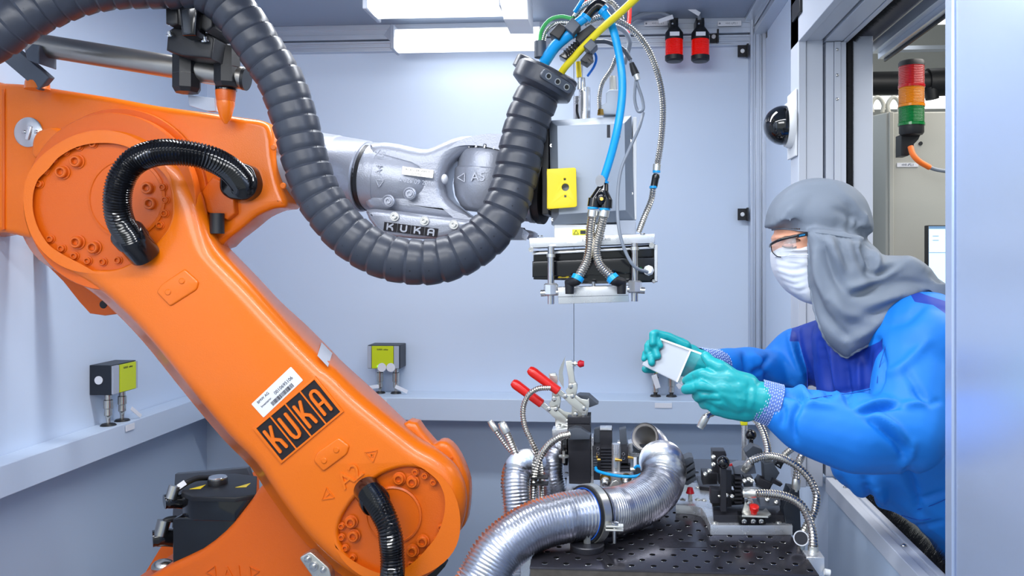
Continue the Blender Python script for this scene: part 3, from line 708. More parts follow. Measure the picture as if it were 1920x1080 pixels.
# lettered badge
Yl = YF - .001
TL, TR, BR, BL = P(476,806,Yl), P(589,711,Yl), P(641,768,Yl), P(528,866,Yl)
u = (TR - TL); v = (TL - BL); Wd = u.length; Hd = v.length; u.normalize(); v = (v - u * v.dot(u)).normalized(); o = BL
fr = (o, u, v)
mb = MB()
m_ = .004; bw = (Wd - m_ * 5) / 4
frame_loops = [[(-m_, -m_), (Wd + m_, -m_), (Wd + m_, Hd + m_), (-m_, Hd + m_)]]
for k in range(4): x = m_ + k * (bw + m_); frame_loops.append([(x, m_ * .5), (x + bw, m_ * .5), (x + bw, Hd - m_ * .5), (x, Hd - m_ * .5)])
mb.prism(frame_loops, .006, (o - Y3 * .004, u, v), [.002] + [.001] * 4, 0, 2)
badge = mb.build('badge_frame', ORANGE, robot)
mb = MB(); mb.prism([[(0, 0), (Wd, 0), (Wd, Hd), (0, Hd)]], .004, (o - Y3 * .0012, u, v)); mb.build('badge_ground', BLACKL, badge)
def letter(k, wd, ht, x, y):
    if k == 'K': L = [[(0, 0), (0, 1)], [(.95, 1), (.12, .45)], [(.28, .55), (.9, .35), (1, 0)]]
    elif k == 'U': L = [[(0, 1), (0, .25), (.15, .06), (.4, 0), (.65, 0), (.88, .06), (1, .25), (1, 1)]]
    else: L = [[(0, 0), (0, .8), (.15, .95), (.4, 1), (.65, 1), (.88, .95), (1, .8), (1, 0)], [(0, .42), (1, .42)]]
    return [[(x + p[0] * wd, y + p[1] * ht) for p in l] for l in L]
for k, ch in enumerate('KUKA'):
    mb = MB(); x = m_ + k * (bw + m_) + bw * .26
    strokes(mb, letter(ch, bw * .46, Hd * .60, x, Hd * .2), bw * .17, o - Y3 * .004, u, v, .002)
    mb.build('badge_letter', ORANGE, badge)
text('A2', .062, P(657, 893, YF - .001), u, v, ORANGE, 'axis_lettering', robot, .006)
for (cx_, cy_), rot, sg in (((697, 853), 1, '+'), ((614, 928), 0, '-')):
    c = P(cx_, cy_, YF - .0012); r = .020; m = MB()
    pts = [c + (u * cos(a) + v * sin(a)) * r for a in ((0.0 if rot else pi) + 2 * pi * k / 3 for k in range(3))]
    for a, b in zip(pts, pts[1:] + pts[:1]): m.bar(a, b, .0022, .003)
    m.bar(c - u * .006, c + u * .006, .003, .003)
    if sg == '+': m.bar(c - v * .006, c + v * .006, .003, .003)
    m.build('direction_mark', ORANGE, robot)
# inventory sticker and round-edge sticker
a, b, c, d = P(469,760,Yl), P(543,690,Yl), P(567,712,Yl), P(494,783,Yl); su = (b - a).normalized(); sv = (a - d); sv = (sv - su * sv.dot(su)).normalized(); W2 = (b - a).length; H2_ = (a - d).length
mb = MB(); mb.prism([rrect([(0, 0), (W2, 0), (W2, H2_), (0, H2_)], .003)], .0015, (d - Y3 * .0003, su, sv)); st = mb.build('inventory_sticker', LABEL, robot)
Yo = -Y3 * .0008
text('BMW AG', .0105, d + su * W2 * .24 + sv * H2_ * .80 + Yo, su, sv, INK, 'lettering', st)
text('Inventarnr.', .0088, d + su * W2 * .23 + sv * H2_ * .50 + Yo, su, sv, INK, 'lettering', st)
text('0010695106', .0135, d + su * W2 * .67 + sv * H2_ * .53 + Yo, su, sv, INK, 'lettering', st)
random.seed(5); mb = MB(); x = .28
while x < .80:
    w_ = random.uniform(.003, .012); mb.bar(d + su * W2 * (x + w_ / 2) + sv * H2_ * .09 + Yo, d + su * W2 * (x + w_ / 2) + sv * H2_ * .33 + Yo, w_ * W2, .0006); x += w_ + random.uniform(.004, .010)
mb.build('barcode', INK, st)
Ye = YF + .008; a, b, c, d = P(595,667,Ye - .004), P(603,642,Ye + .016), P(623,662,Ye + .018), P(615,688,Ye - .003)
nn = (b - a).cross(d - a).normalized(); nn = nn if nn.y < 0 else -nn
# the sticker bends over the rounded edge: sampled on the rolled surface
rows = []
for i in range(7):
    t = i / 6; e0 = Vector((595 + 8 * t, 667 - 25 * t)); e1 = Vector((615 + 8 * t, 688 - 26 * t)); 
    d_ = 6 + 24 * t; yy = YF - .020 + (.028 + (d_ - 6) * .006 if d_ < 10 else .052 + (d_ - 10) / 24 * .17); rows.append((P(e0.x, e0.y, yy), P(e1.x, e1.y, yy)))
mb = MB(); vv = []
for r0, r1 in rows: vv += [r0, r1]
mb.add(vv, [(2 * i, 2 * i + 1, 2 * i + 3, 2 * i + 2) for i in range(6)]); es = mb.build('edge_sticker', LABEL, robot)
eu = (rows[1][1] - rows[1][0]).normalized()*1.0; ev = (rows[3][0] - rows[0][0]).normalized()
text('GMB', .017, (rows[2][0] + rows[3][1]) / 2 - Y3 * .007, eu, ev, BLUEINK, 'lettering', es)
# upper arm casting
UA = [(-120,152),(0,154),(60,158),(87,163),(204,181),(292,197),(388,210),(450,219),(494,227),(508,250),(512,290),(522,340),(536,384),(510,391),(480,404),(455,424),(425,447),(395,468),(300,470),(150,470),(60,450),(0,436),(-120,428)]
mb = MB(); mb.pprism([UA], 2.205, .12, .02, .02, 5, 0, 3); upper = mb.build('upper_arm', ORANGE, robot, ang=60)
mb = MB(); mb.pprism([[(3,168),(8,166),(8,430),(3,432)]], 2.20, .02, .002); mb.build('joint_seam', ORANGE_SHADED, upper)
# raised bearing boss behind the link head
mb = MB(); disc(mb, 222, 374, 2.19, 178, .08, seg=64); mb.build('bearing_boss', ORANGE_SHADED, robot)
mb = MB(); mb.pprism([[(58,268),(66,248),(82,240),(100,238),(120,246),(128,262),(100,290),(62,296)]], 2.165, .06, .012, 0, 3, 0, 3); mb.build('lifting_boss', ORANGE, upper)
c = P(54, 248, 2.203); mb = MB(); mb.lathe(c, (0, -1, 0), [(.043, -.01), (.043, .003), (.040, .005), (.0001, .005)], 40); dv = mb.build('cover_disc', STEEL, upper)
mb = MB(); mb.bar(P(50, 262, 2.195), P(57, 236, 2.195), .011, .006); mb.build('handle_bar', MALU, dv, bev=.002)
for q in ((43,247),(66,247)):
    m = MB(); disc(m, q[0], q[1], 2.194, 4, .004, seg=12); m.build('screw', STEEL, dv)
m = MB(); disc(m, 512, 276, 2.2, 6, .006, seg=14); m.build('stud', ORANGE, upper); m = MB(); disc(m, 530, 348, 2.2, 6, .006, seg=14); m.build('stud', ORANGE, upper)
# hose port pocket on the upper arm
mb = MB(); mb.pprism([[(398,330),(440,352),(438,378),(440,400),(425,412),(382,396),(376,360)]], 2.18, .05, .006); mb.build('hose_port_bracket', ORANGE_SHADED, upper)
mb = MB(); mb.cyl(P(407, 400, 2.17), P(407, 438, 2.17), .0195, .0195, 24); mb.build('rubber_stop', BLKP, upper)
mb = MB(); mb.pprism([rrect([(410,330),(440,300),(472,312),(482,340),(478,362),(458,377),(425,372),(410,358)], 10)], 2.165, .05, .008); mb.build('hose_port', BLKG, upper)
# black corrugated hoses
def collar(pa, pb, Ya, Yb, r, nm='hose_collar'):
    a, b = P(*pa, Ya), P(*pb, Yb); d = b - a; L = d.length
    m = MB(); m.lathe(a, d, [(.0001, 0), (r * .96, 0), (r * .98, L * .05), (r * .98, L * .62), (r * 1.06, L * .64), (r * 1.06, L * .95), (r * .99, L), (.8 * r, L), (.8 * r, L * .9)], 32); m.build(nm, BLKG, robot)
mb = MB(); mb.ribbed([P(242,444,2.05), P(225,412,2.01), P(220,375,1.99), P(228,335,1.98), P(252,303,1.98), P(292,287,1.98), P(340,286,1.99), P(390,296,2.02), P(428,315,2.07), P(452,340,2.13), P(456,350,2.17)], .0345, .0072, .0038, 28)
mb.build('corrugated_hose', BLKG, robot)
collar((272,478), (236,434), 2.115, 2.05, .042)
mb = MB(); mb.ribbed([P(693,922,2.07), P(714,955,2.03), P(729,990,2.01), P(735,1030,2.01), P(736,1075,2.01), P(730,1125,2.04)], .0315, .0072, .0035, 26)
mb.build('corrugated_hose', BLKG, robot)
collar((687,916), (706,944), 2.12, 2.06, .037)
# rear parts of the lower joint
mb = MB(); mb.pprism([[(765,790),(790,808),(812,834),(820,830),(834,829),(852,845),(868,875),(878,905),(879,935),(876,965),(870,987),(850,1010),(780,1090),(700,1000),(700,850)]], 2.23, .06, .015, .01, 4, 0, 2); mb.build('bearing_housing', ORANGE, robot)
m = MB(); disc(m, 846, 860, 2.228, 4, .004, seg=12); m.build('stud', ORANGE_SHADED, robot)
mb = MB(); mb.pprism([[(790,1070),(826,1050),(834,1063),(810,1090)]], 2.25, .05, .002); mb.build('stop_block', BLKP, robot)
# counterbalance bracket behind the link head
mb = MB(); mb.pprism([[(45,452),(80,490),(118,528),(148,566),(168,588),(196,592),(222,588),(260,600),(240,520),(120,450)]], 2.42, .05, .004); cb = mb.build('rear_bracket', ORANGE_SHADED, robot)
m = MB(); disc(m, 193, 571, 2.418, 8, .004, seg=18); m.build('plug', BLKP, cb)
# column casting at the bottom
mb = MB(); mb.pprism([[(225,1110),(262,1092),(314,1062),(372,1035),(417,1000),(445,968),(468,938),(492,907),(530,905),(600,960),(660,1010),(700,1060),(700,1240),(225,1240)]], 2.28, .34, .025, .01, 4, 0, 2); col = mb.build('rotating_column', ORANGE_SHADED, robot, ang=60)
mb = MB(); mb.pprism([[(262,1092),(275,1068),(301,1026),(330,1010),(470,888),(476,896),(480,1120),(262,1120)]], 2.66, .04, .004); mb.build('column_flange', ORANGE_SHADED, robot)
mb = MB(); mb.cyl(P(480, 1180, 2.5) - Z3 * .3, P(480, 1180, 2.5), .26, .26, 48); bb = P(480, 1180, 2.5); mb.cyl((bb.x, 2.5, 0), (bb.x, 2.5, bb.z - .3), .30, .27, 48); mb.build('base', ORANGE_SHADED, robot)
cu_, cv_ = (P(520,1040,2.27) - P(380,1088,2.27)).normalized(), None
cu_ = Vector((cos(radians(6)), 0, sin(radians(6)))); cv_ = Vector((-sin(radians(6)), 0, cos(radians(6))))
text('A1', .058, P(436, 1076, 2.2785), cu_, cv_, ORANGE_SHADED, 'axis_lettering', robot, .003)
for cx_, rot in ((475, 0), (398, pi)):
    c = P(cx_, 1072, 2.2785); m = MB(); pts = [c + (cu_ * cos(rot + 2 * pi * k / 3) + cv_ * sin(rot + 2 * pi * k / 3)) * .018 for k in range(3)]
    for a, b in zip(pts, pts[1:] + pts[:1]): m.bar(a, b, .0022, .003)
    m.build('direction_mark', ORANGE_SHADED, robot)
mb = MB(); mb.pprism([rrect([(560,1046),(582,1034),(618,1066),(622,1090),(588,1086)], 6)], 2.20, .03, .004); sb = mb.build('earthing_bracket', ZINC, robot)
for q, r in (((577,1048),7),((588,1062),9),((606,1068),6)):
    m = MB(); c = P(q[0], q[1], 2.199); m.lathe(c, (0,-1,0), [(r*S(2.2),0),(r*S(2.2),.004),(r*S(2.2)*.55,.004),(r*S(2.2)*.55,.010),(.0001,.011)], 18); m.build('bolt', STEEL, sb)
# motor
ML = P(400, 922, 2.34).z
def mp_(px, py): t_ = (CZ - ML) * F / (py - HY); xc_ = (px - CX) / F; return Vector((t_ * (-sA + xc_ * cA), t_ * (cA + xc_ * sA), ML))
mot = MB(); lid_o = [mp_(342,922), mp_(362,930), mp_(440,932), mp_(478,926), mp_(480,893), mp_(440,888), mp_(375,890), mp_(350,900)]
mot.prism([[(p.x, p.y) for p in lid_o]], .066, (Vector((0, 0, ML - .006)), X3, Y3), .003); motor = mot.build('motor', BLKG, robot, bev=.002)
mb = MB(); cen = sum(lid_o, Vector()) / len(lid_o); mb.prism([[((p.x - cen.x) * 1.03 + cen.x, (p.y - cen.y) * 1.03 + cen.y) for p in lid_o]], .014, (Vector((0, 0, ML)), X3, Y3), .003); mb.build('motor_lid', BLKP, motor)
mb = MB(); mb.pprism([[(323,974),(335,970),(462,972),(462,1075),(336,1075),(323,1062)]], 2.31, .22, .006); mb.build('motor_body', BLKG, motor)
mb = MB(); mb.lathe(mp_(408, 907), (0, 0, 1), [(.030, -.002), (.030, .014), (.0285, .016)], 30); mb.build('cap_base', BLKP, motor)
mb = MB(); mb.lathe(mp_(408, 907), (0, 0, 1), [(.0285, .014), (.0285, .020), (.026, .023), (.0001, .023)], 30); mb.build('round_cap', STEEL, motor)
for q in ((371, 914), (456, 911)):
    m = MB(); c = mp_(*q) + Z3 * .0008; m.prism([[(c.x - .016, c.y - .02), (c.x + .016, c.y - .014), (c.x + .010, c.y + .03)]], .0008, (Vector((0, 0, c.z)), X3, Y3)); m.build('warning_triangle', YEL, motor)
mb = MB(); mb.pprism([[(328,889),(464,877),(472,900),(472,990),(322,990)]], 2.64, .02, .002); mb.build('motor_flange', GREYD, motor)
for (x, y), w_ in (((322, 941), 1.0), ((302, 1010), 1.15)):
    m = MB(); m.tube(crom([P(x - 14 * w_, y, 2.33), P(x - 4, y - 2, 2.34), P(x + 14, y - 2, 2.36), P(x + 34, y, 2.38)], 5), [.0215 * w_] * 4 + [.023 * w_] * 12, 16); q = m.build('plug_connector', BLKG, motor)
    m = MB(); m.cyl(P(x - 2, y - 6, 2.33), P(x + 6, y - 30 * w_, 2.34), .016 * w_, .017 * w_, 18); m.build('coupling_ring', HOSEM, q)
mb = MB(); mb.tube(crom([P(328, 920, 2.34), P(345, 908, 2.36), P(368, 897, 2.40), P(394, 895, 2.44)], 6), .009, 12); mb.build('motor_cable', BLKP, motor)
mb = MB(); mb.tube(crom([P(306, 985, 2.34), P(312, 976, 2.35), P(330, 972, 2.37)], 6), .010, 12); mb.build('motor_cable', BLKP, motor)
mb = MB(); mb.bar(P(334, 914, 2.345), P(347, 905, 2.36), .016, .016); mb.build('cable_label', LABEL, motor)
mb = MB(); mb.ell(P(306, 1062, 2.36), (.035, .03, .022)); mb.build('cable_gland', HOSEM, motor)

# ---- silver wrist
mb = MB()
a, b = P(540, 312, 2.34), P(688, 331, 2.30); d = b - a; L = d.length
mb.lathe(a, d, [(.0001, 0), (.113, 0), (.112, L * .35), (.110, L * .62), (.1065, L * .635), (.1065, L * .65), (.108, L * .66), (.1045, L * .985), (.101, L), (.0001, L)], 56); fore = mb.build('forearm_tube', SILVER, robot)
mb = MB(); mb.lathe(b - d.normalized() * .002, d, [(.095, 0), (.095, .008), (.10, .009), (.10, .02), (.0001, .02)], 48); mb.build('seal_ring', BLKP, fore)
WR = [(688,270),(700,266),(716,264),(745,268),(775,275),(797,277),(820,268),(846,257),(872,252),(905,254),(935,260),(975,270),(1000,282),(1000,294),(965,283),(935,271),(905,272),(878,278),(856,291),(842,305),(834,322),(831,340),(833,356),(838,370),(858,389),(880,405),(920,420),(960,430),(985,430),(1000,436),(985,448),(900,430),(870,427),(840,412),(690,393),(684,360),(683,320)]
mb = MB(); mb.pprism([WR], 2.225, .15, .03, .02, 4, 0, 2); wr = mb.build('wrist_body', SILVER, robot, ang=60)
mb = MB(); mb.cap(P(700, 331, 2.30), P(775, 342, 2.30), .100, .092, 48); a_, b_ = P(689, 331, 2.30), P(715, 334, 2.30); mb.cyl(a_, b_, .099, .100, 48); mb.build('wrist_bulge', SILVER, wr)
mb = MB(); mb.pprism([[(684,398),(700,391),(800,402),(880,412),(890,418),(870,432),(818,448),(760,446),(721,441),(700,425)]], 2.19, .2, .016, .016, 4, 0, 2); lc = mb.build('wrist_cover', SILVER, wr, ang=60)
for q in ((740,406),(796,414),(851,421)):
    m = MB(); c = P(q[0], q[1], 2.187); m.lathe(c, (0,-1,0), [(.013,0),(.013,.003),(.0075,.003),(.0075,.012),(.004,.012),(.004,.006),(.0001,.006)], 18); m.build('bolt', STEEL, lc)
for q in ((728,377),(768,363)):
    m = MB(); c = P(q[0], q[1], 2.196); m.lathe(c, (0,-1,0), [(.018,-.01),(.018,.002),(.014,.004),(.012,.001),(.0085,.001),(.0085,.006),(.005,.006),(.005,.002),(.0001,.002)], 24); m.build('plug_screw', SILVER, wr)
wu = (P(830, 447, 2.18) - P(720, 433, 2.18)).normalized(); wv = Vector((-wu.z, 0, wu.x)); 
a = P(720, 424, 2.1885); mb = MB(); kk = .0365
for k in range(4): mb.prism([[(k * kk * 1.06, -.012), (k * kk * 1.06 + kk, -.012), (k * kk * 1.06 + kk, .012), (k * kk * 1.06, .012)]], .003, (a + Vector((0, -.0015, 0)), wu, wv))
bd = mb.build('badge_ground', BLACKL, lc)
for k, ch in enumerate('KUKA'):
    mb = MB(); strokes(mb, letter(ch, kk * .42, .016, k * kk * 1.06 + kk * .29, -.008), .0045, a - Y3 * .0025, wu, wv, .001); mb.build('badge_letter', SILVER, bd)
wv2 = wv
mb = MB(); c = P(783, 323, 2.190); mb.prism([[(-.045, -.011), (.045, -.011), (.045, .011), (-.045, .011)]], .005, (c, wu, wv)); npl = mb.build('type_plate', ZINC, wr, bev=.001)
text('ROBOTER WRIST', .009, c + wv * .004 - Y3 * .0006, wu, wv, INK, 'lettering', npl); text('|||||||||||||||', .009, c - wv * .005 - Y3 * .0006, wu, wv, INK, 'lettering', npl)
text('A 026 09 2016', .017, P(780, 341, 2.194), wu, wv, SILVER, 'cast_lettering', wr, .002)
text('A4', .026, P(711, 318, 2.202), wv, -wu, SILVER, 'cast_lettering', wr, .003)
for cy_, rt in ((289, pi / 2), (342, -pi / 2)):
    c = P(712, cy_, 2.204); m = MB(); pts = [c + (wu * cos(rt + 2 * pi * k / 3) + wv * sin(rt + 2 * pi * k / 3)) * .013 for k in range(3)]
    for p, q in zip(pts, pts[1:] + pts[:1]): m.bar(p, q, .002, .004)
    m.build('direction_mark', SILVER, wr)
m = MB(); m.ell(P(834, 336, 2.215), (.009, .02, .014)); m.build('rubber_plug', LABEL, wr)
# A5 hub
hx = P(912, 330, 2.30); ax = Vector((.10, 0, 1)).normalized()
def hz(py): return (P(912, py, 2.3).z - hx.z)
mb = MB(); mb.lathe(hx, ax, [(.0001, hz(398)), (.050, hz(398)), (.066, hz(390)), (.084, hz(372)), (.092, hz(350)), (.092, hz(322)), (.086, hz(318)), (.084, hz(292)), (.078, hz(285)), (.0001, hz(283))], 56); hub = mb.build('wrist_hub', SILVER, robot)
mb = MB(); mb.lathe(hx, ax, [(.070, hz(288)), (.070, hz(279)), (.0001, hz(279))], 48); mb.build('hub_ring', GREYD, hub)
u_, v_, _ = basis(ax); fb = None
for k in range(18):
    a = 2 * pi * k / 18; pp = hx + ax * hz(284) + (u_ * cos(a) + v_ * sin(a)) * .074
    if fb is None: m = MB(); m.lathe(pp, ax, [(.0055, 0), (.0055, .010), (.004, .012), (.0001, .012)], 12); fb = m.build('bolt', STEEL, hub); fp = pp
    else: dup_part(fb, pp - fp, hub)
text('A5', .036, hx + Vector((-.008, -.0935, hz(338))), X3, Z3, SILVER, 'cast_lettering', hub, .004)
c = hx + Vector((-.055, -.082, hz(338))); m = MB(); pts = [c + Vector((cos(pi + 2 * pi * k / 3), 0, sin(pi + 2 * pi * k / 3))) * .014 for k in range(3)]
for p, q in zip(pts, pts[1:] + pts[:1]): m.bar(p, q, .002, .004)
m.build('direction_mark', SILVER, hub)
# flange towards the tool
a = P(945, 352, 2.30); b = P(1024, 358, 2.28); d = b - a; L = d.length
mb = MB(); mb.lathe(a, d, [(.07, 0), (.08, L * .3), (.092, L * .5), (.092, L * .62)], 48); mb.lathe(a, d, [(.086, L * .62), (.086, L * .70), (.095, L * .70), (.095, L * .8)], 48); fl = mb.build('tool_flange', SILVER, robot)
mb = MB(); mb.lathe(a, d, [(.0885, L * .8), (.0885, L * .86), (.096, L * .87), (.096, L)], 48); mb.build('adapter_ring', BLKP, fl)
u_, v_, _ = basis(d); fb = None
for k in range(14):
    an = 2 * pi * k / 14; pp = a + d * .60 + (u_ * cos(an) + v_ * sin(an)) * .086
    if fb is None: m = MB(); m.lathe(pp, d, [(.006, 0), (.006, .012), (.004, .013), (.0001, .013)], 12); fb = m.build('bolt', STEEL, fl); fp = pp
    else: dup_part(fb, pp - fp, fl)

# ---- dress-pack bar with its brackets (bolted to the upper arm)
bt = MB(); a, b = P(58, 82, 2.13), P(463, 148, 2.16); bt.cyl(a, b, .0315, .0315, 40); rod = bt.build('support_tube', TUBEROD, robot, bev=.002)
mb = MB(); dd = (b - a).normalized(); mb.cyl(b - dd * .008, b + dd * .001, .0325, .0325, 40); mb.build('end_ring', BLKP, rod)
mb = MB(); mb.bar(P(20, 100, 2.12), P(88, 158, 2.14), .05, .028); mb.build('bracket_plate', GREYD, robot, bev=.003)
mb = MB(); mb.pprism([[(60,82),(73,84),(73,120),(50,112),(46,96)]], 2.09, .07, .003); mb.build('clamp_block', GREYD, robot, bev=.002)
mb = MB(); mb.lathe(P(70, 168, 2.15), (0, 0, 1), [(.032, 0), (.030, .02), (.026, .032)], 24); mb.build('bracket_foot', ORANGE, robot)
def octblock(cx_, y0, y1, wpx, Y, nm='clamp_block'):
    m = MB(); c0, c1 = P(cx_, y1, Y), P(cx_, y0, Y); r = wpx * S(Y) / 2
    m.lathe(c0, c1 - c0, [(r * .86, 0), (r * 1.05, .012), (r * 1.05, (c1 - c0).length)], 8); o = m.build(nm, BLKP, robot, ang=20)
    m = MB(); mid = (c0 + c1) / 2; m.lathe(mid - Z3 * .001, c1 - c0, [(r * 1.058, 0), (r * 1.058, .0015)], 8); m.build('joint_line', BLKG, o); return o
octblock(350, 105, 174, 50, 2.14); octblock(426, 90, 164, 48, 2.145)
mb = MB(); c = P(423, 232, 2.16); mb.lathe(c, (0, 0, 1), [(.004, 0), (.016, .02), (.024, .052), (.024, .062), (.0001, .062)], 28); mb.build('cone_post', ORANGE, robot)
mb = MB(); c = P(423, 190, 2.16); mb.lathe(c, (0, 0, 1), [(.0245, 0), (.027, .02), (.027, .036), (.0001, .036)], 28); mb.build('cone_collar', ORANGE_SHADED, robot)
mb = MB(); c = P(424, 170, 2.16); mb.lathe(c, (0, 0, 1), [(.029, 0), (.029, .018)], 28); mb.build('clamp_ring', BLKG, robot)
mb = MB(); mb.pprism([[(352,178),(402,184),(404,208),(388,208),(355,198)]], 2.17, .02, .001); mb.build('bracket_tab', GREYS, robot)
# ring clamp holding the big hose
mb = MB(); mb.pprism([[(309,-10),(332,-10),(334,45),(322,48),(310,44)]], 2.02, .12, .006); mb.pprism([[(374,-10),(399,-10),(398,50),(386,60),(374,52)]], 2.02, .12, .006); ck = mb.build('hose_clamp', BLKP, robot)
mb = MB(); mb.pprism([[(332,-10),(373,-10),(368,30),(366,66),(340,66),(336,30)]], 1.99, .05, .008); mb.build('clamp_latch', BLKG, ck)
mb = MB(); mb.pprism([[(314,58),(326,50),(392,62),(401,72),(396,110),(340,104),(311,94)]], 2.05, .14, .006); mb.build('clamp_base', BLKP, ck)
for q in ((323,70),(388,80),(325,50)):
    m = MB(); c = P(q[0], q[1], 2.05); m.lathe(c + Vector((0, -.01, 0)), (0, -.35, 1), [(.010, 0), (.010, .004), (.0065, .005), (.0065, .013), (.0001, .013)], 12); m.build('bolt', STEEL, ck)

# ================================================================ BIG SEGMENTED HOSE
HP = [(-70,95,1.86),(-20,72,1.87),(28,40,1.88),(85,8,1.90),(150,-17,1.92),(220,-28,1.95),(300,-28,1.98),(365,-25,2.00),(415,-2,2.02),(455,42,2.03),(490,95,2.04),(528,155,2.05),(556,237,2.05),(571,295,2.05),(590,352,2.05),(616,396,2.05),(652,438,2.05),(700,471,2.05),(750,488,2.05),(811,491,2.06),(864,475,2.07),(914,440,2.09),(944,398,2.10),(964,342,2.12),(976,284,2.13),(988,232,2.14),(1004,190,2.14),(1026,146,2.14)]
hose = thing('protective_hose', 'thick dark segmented hose looping from robot top down and up to the tool', 'hose', P(811, 531, 2.06))
mb = MB(); mb.ribbed([P(*p) for p in HP], .0605, 0.0425, .005, 40, 0, 'seg', 12, False); hs = mb.build('hose_segments', HOSEB, hose, ang=30)
# small rivets and hinge marks on each segment
path, L = resample(crom([P(*p) for p in HP], 12), .0425)
mb = MB()
for i in range(1, len(path) - 1):
    t = (path[i + 1] - path[i - 1]).normalized(); out = (Vector((0, -1, 0)) - t * Vector((0, -1, 0)).dot(t)).normalized(); sd = t.cross(out)
    c = path[i] + t * .014
    n1 = (out * .9 + sd * .35).normalized(); mb.lathe(c + n1 * .0585, n1, [(.0022, 0), (.0022, .0012), (.0001, .0012)], 8)
    n2 = (out * .55 - sd * .83).normalized(); mb.bar(path[i] + n2 * .0592 - t * .003, path[i] + n2 * .0592 + t * .017, .0008, .0012, n2)
o = mb.build('segment_marks', BLKP, hs); o['kind'] = 'stuff'
# end flange with three ports
a = P(1013, 168, 2.14); b = P(1036, 122, 2.14); d = (b - a).normalized()
mb = MB(); mb.lathe(a - d * .008, d, [(.060, -.002), (.072, .004), (.083, .010), (.085, .016), (.085, .052), (.078, .060), (.055, .060)], 40, 0); mb.lathe(a + d * .05, d, [(.055, 0), (.055, .008), (.0001, .006)], 40); fg = mb.build('end_flange', HOSEB, hose)
sd = d.cross(Y3).normalized(); sd = sd if sd.x > 0 else -sd
fo = (-Y3 * .86 + sd * .5).normalized(); tt = d.cross(fo).normalized(); tt = tt if tt.x > 0 else -tt
c0 = a + d * .027 + fo * .086
mb = MB(); mb.prism([rrect([(-.048, -.013), (.048, -.013), (.048, .013), (-.048, .013)], .012, 6)], .014, (c0 + fo * .003, tt, fo.cross(tt).normalized()), .002); pp = mb.build('port_plate', GREYD, fg)
for k in (-1, 0, 1):
    m = MB(); m.lathe(c0 + tt * k * .029 + fo * .003, fo, [(.0085, 0), (.0085, .001), (.006, .0012), (.006, -.004)], 16, 0, False); m.build('port_ring', STEEL, pp)
    m = MB(); m.lathe(c0 + tt * k * .029 + fo * .0033, fo, [(.0058, 0), (.0001, 0)], 16, 0, False); m.build('port_hole', BLKG, pp)
for s_ in (-1, 1):
    m = MB(); e = a + d * .03 + sd * s_ * .055 - fo * .02; m.lathe(e, d, [(.036, 0), (.036, .03), (.030, .034), (.0001, .034)], 24); m.build('flange_lobe', HOSEB, fg)
m = MB(); m.cyl(P(1013, 108, 2.13), P(1013, 78, 2.13), .016, .016, 16); m.build('flange_stud', GREYD, fg)
# ================================================================ TOOL HEAD
YT = 2.16
tool = thing('tool_head', 'grey camera tool head with crossplate hanging from the robot flange', 'robot tool', P(1110, 570, 2.2))
mb = MB()
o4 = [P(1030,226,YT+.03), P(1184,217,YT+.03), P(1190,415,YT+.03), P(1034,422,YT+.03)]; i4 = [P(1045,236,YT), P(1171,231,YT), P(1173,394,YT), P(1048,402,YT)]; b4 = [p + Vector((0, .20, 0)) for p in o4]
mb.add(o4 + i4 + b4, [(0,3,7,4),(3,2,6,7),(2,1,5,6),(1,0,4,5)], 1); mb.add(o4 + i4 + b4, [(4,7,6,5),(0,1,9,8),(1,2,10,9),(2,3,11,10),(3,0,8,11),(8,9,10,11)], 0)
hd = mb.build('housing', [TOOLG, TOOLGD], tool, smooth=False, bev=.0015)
mb = MB(); a = P(1186,220,YT+.04); b = P(1194,412,YT+.04); mb.box(((a.x+b.x)/2, YT+.13, (a.z+b.z)/2), (.010, .19, a.z-b.z)); mb.build('side_cover', WHITE, hd, bev=.001)
for q in ((1034,273),(1181,264),(1184,363),(1036,412)):
    m = MB(); c = P(q[0], q[1], YT + .026); m.lathe(c, (0,-1,0), [(.0045,0),(.0045,.003),(.002,.003),(.002,.001),(.0001,.001)], 12); m.build('screw', STEEL, hd)
mb = MB(); mb.pbox(1138,234,1144,258,YT-.001,.001); mb.pbox(1158,234,1163,258,YT-.001,.001); mb.build('level_mark', INK, hd)
mb = MB(); mb.pbox(1016,214,1029,402,YT+.03,.16); mb.build('mounting_plate', BLKP, tool, bev=.002)
mb = MB(); mb.pbox(1009,268,1014,302,YT+.05,.03); mb.build('green_block', mat('green_plastic',(20,140,80),.4), tool)
# yellow bracket
yb = [rrect([(1025,317),(1080,314),(1082,388),(1027,392)], 5)]
hole = [(1060 + 7 * cos(a_ * pi / 8), 351 + 7 * sin(a_ * pi / 8)) for a_ in range(16)]
mb = MB(); mb.pprism([yb[0], hole, [(1057,334),(1061,334),(1061,338),(1057,338)], [(1058,366),(1062,366),(1062,370),(1058,370)]], YT - .035, .004, .001); yk = mb.build('yellow_bracket', YEL, tool)
mb = MB(); a = P(1025.5,354,YT-.033); mb.box(a + Vector((.002, .055, 0)), (.004, .11, .106)); mb.build('bracket_flank', YEL, yk, bev=.001)
# neck, warning label
mb = MB(); mb.pbox(1039,421,1166,446,YT+.03,.14); mb.build('neck_block', WHITE, tool, bev=.002)
mb = MB(); mb.pbox(1160,413,1192,440,YT+.02,.14); mb.build('neck_side', GREYS, tool, bev=.002)
mb = MB(); mb.pbox(1073,430,1100,441,YT+.029,.001); wl = mb.build('warning_label', mat('label_yellow',(236,232,60),.5), tool)
m = MB(); c = P(1080,437,YT+.0275); k_ = .007
for p, q in ((( -k_, -.003),(k_, -.003)),((k_, -.003),(0,.008)),((0,.008),(-k_, -.003))): m.bar(c+Vector((p[0],0,p[1])), c+Vector((q[0],0,q[1])), .001, .001)
m.pbox(1088,432,1098,439,YT+.028,.0005); m.build('label_print', INK, wl)
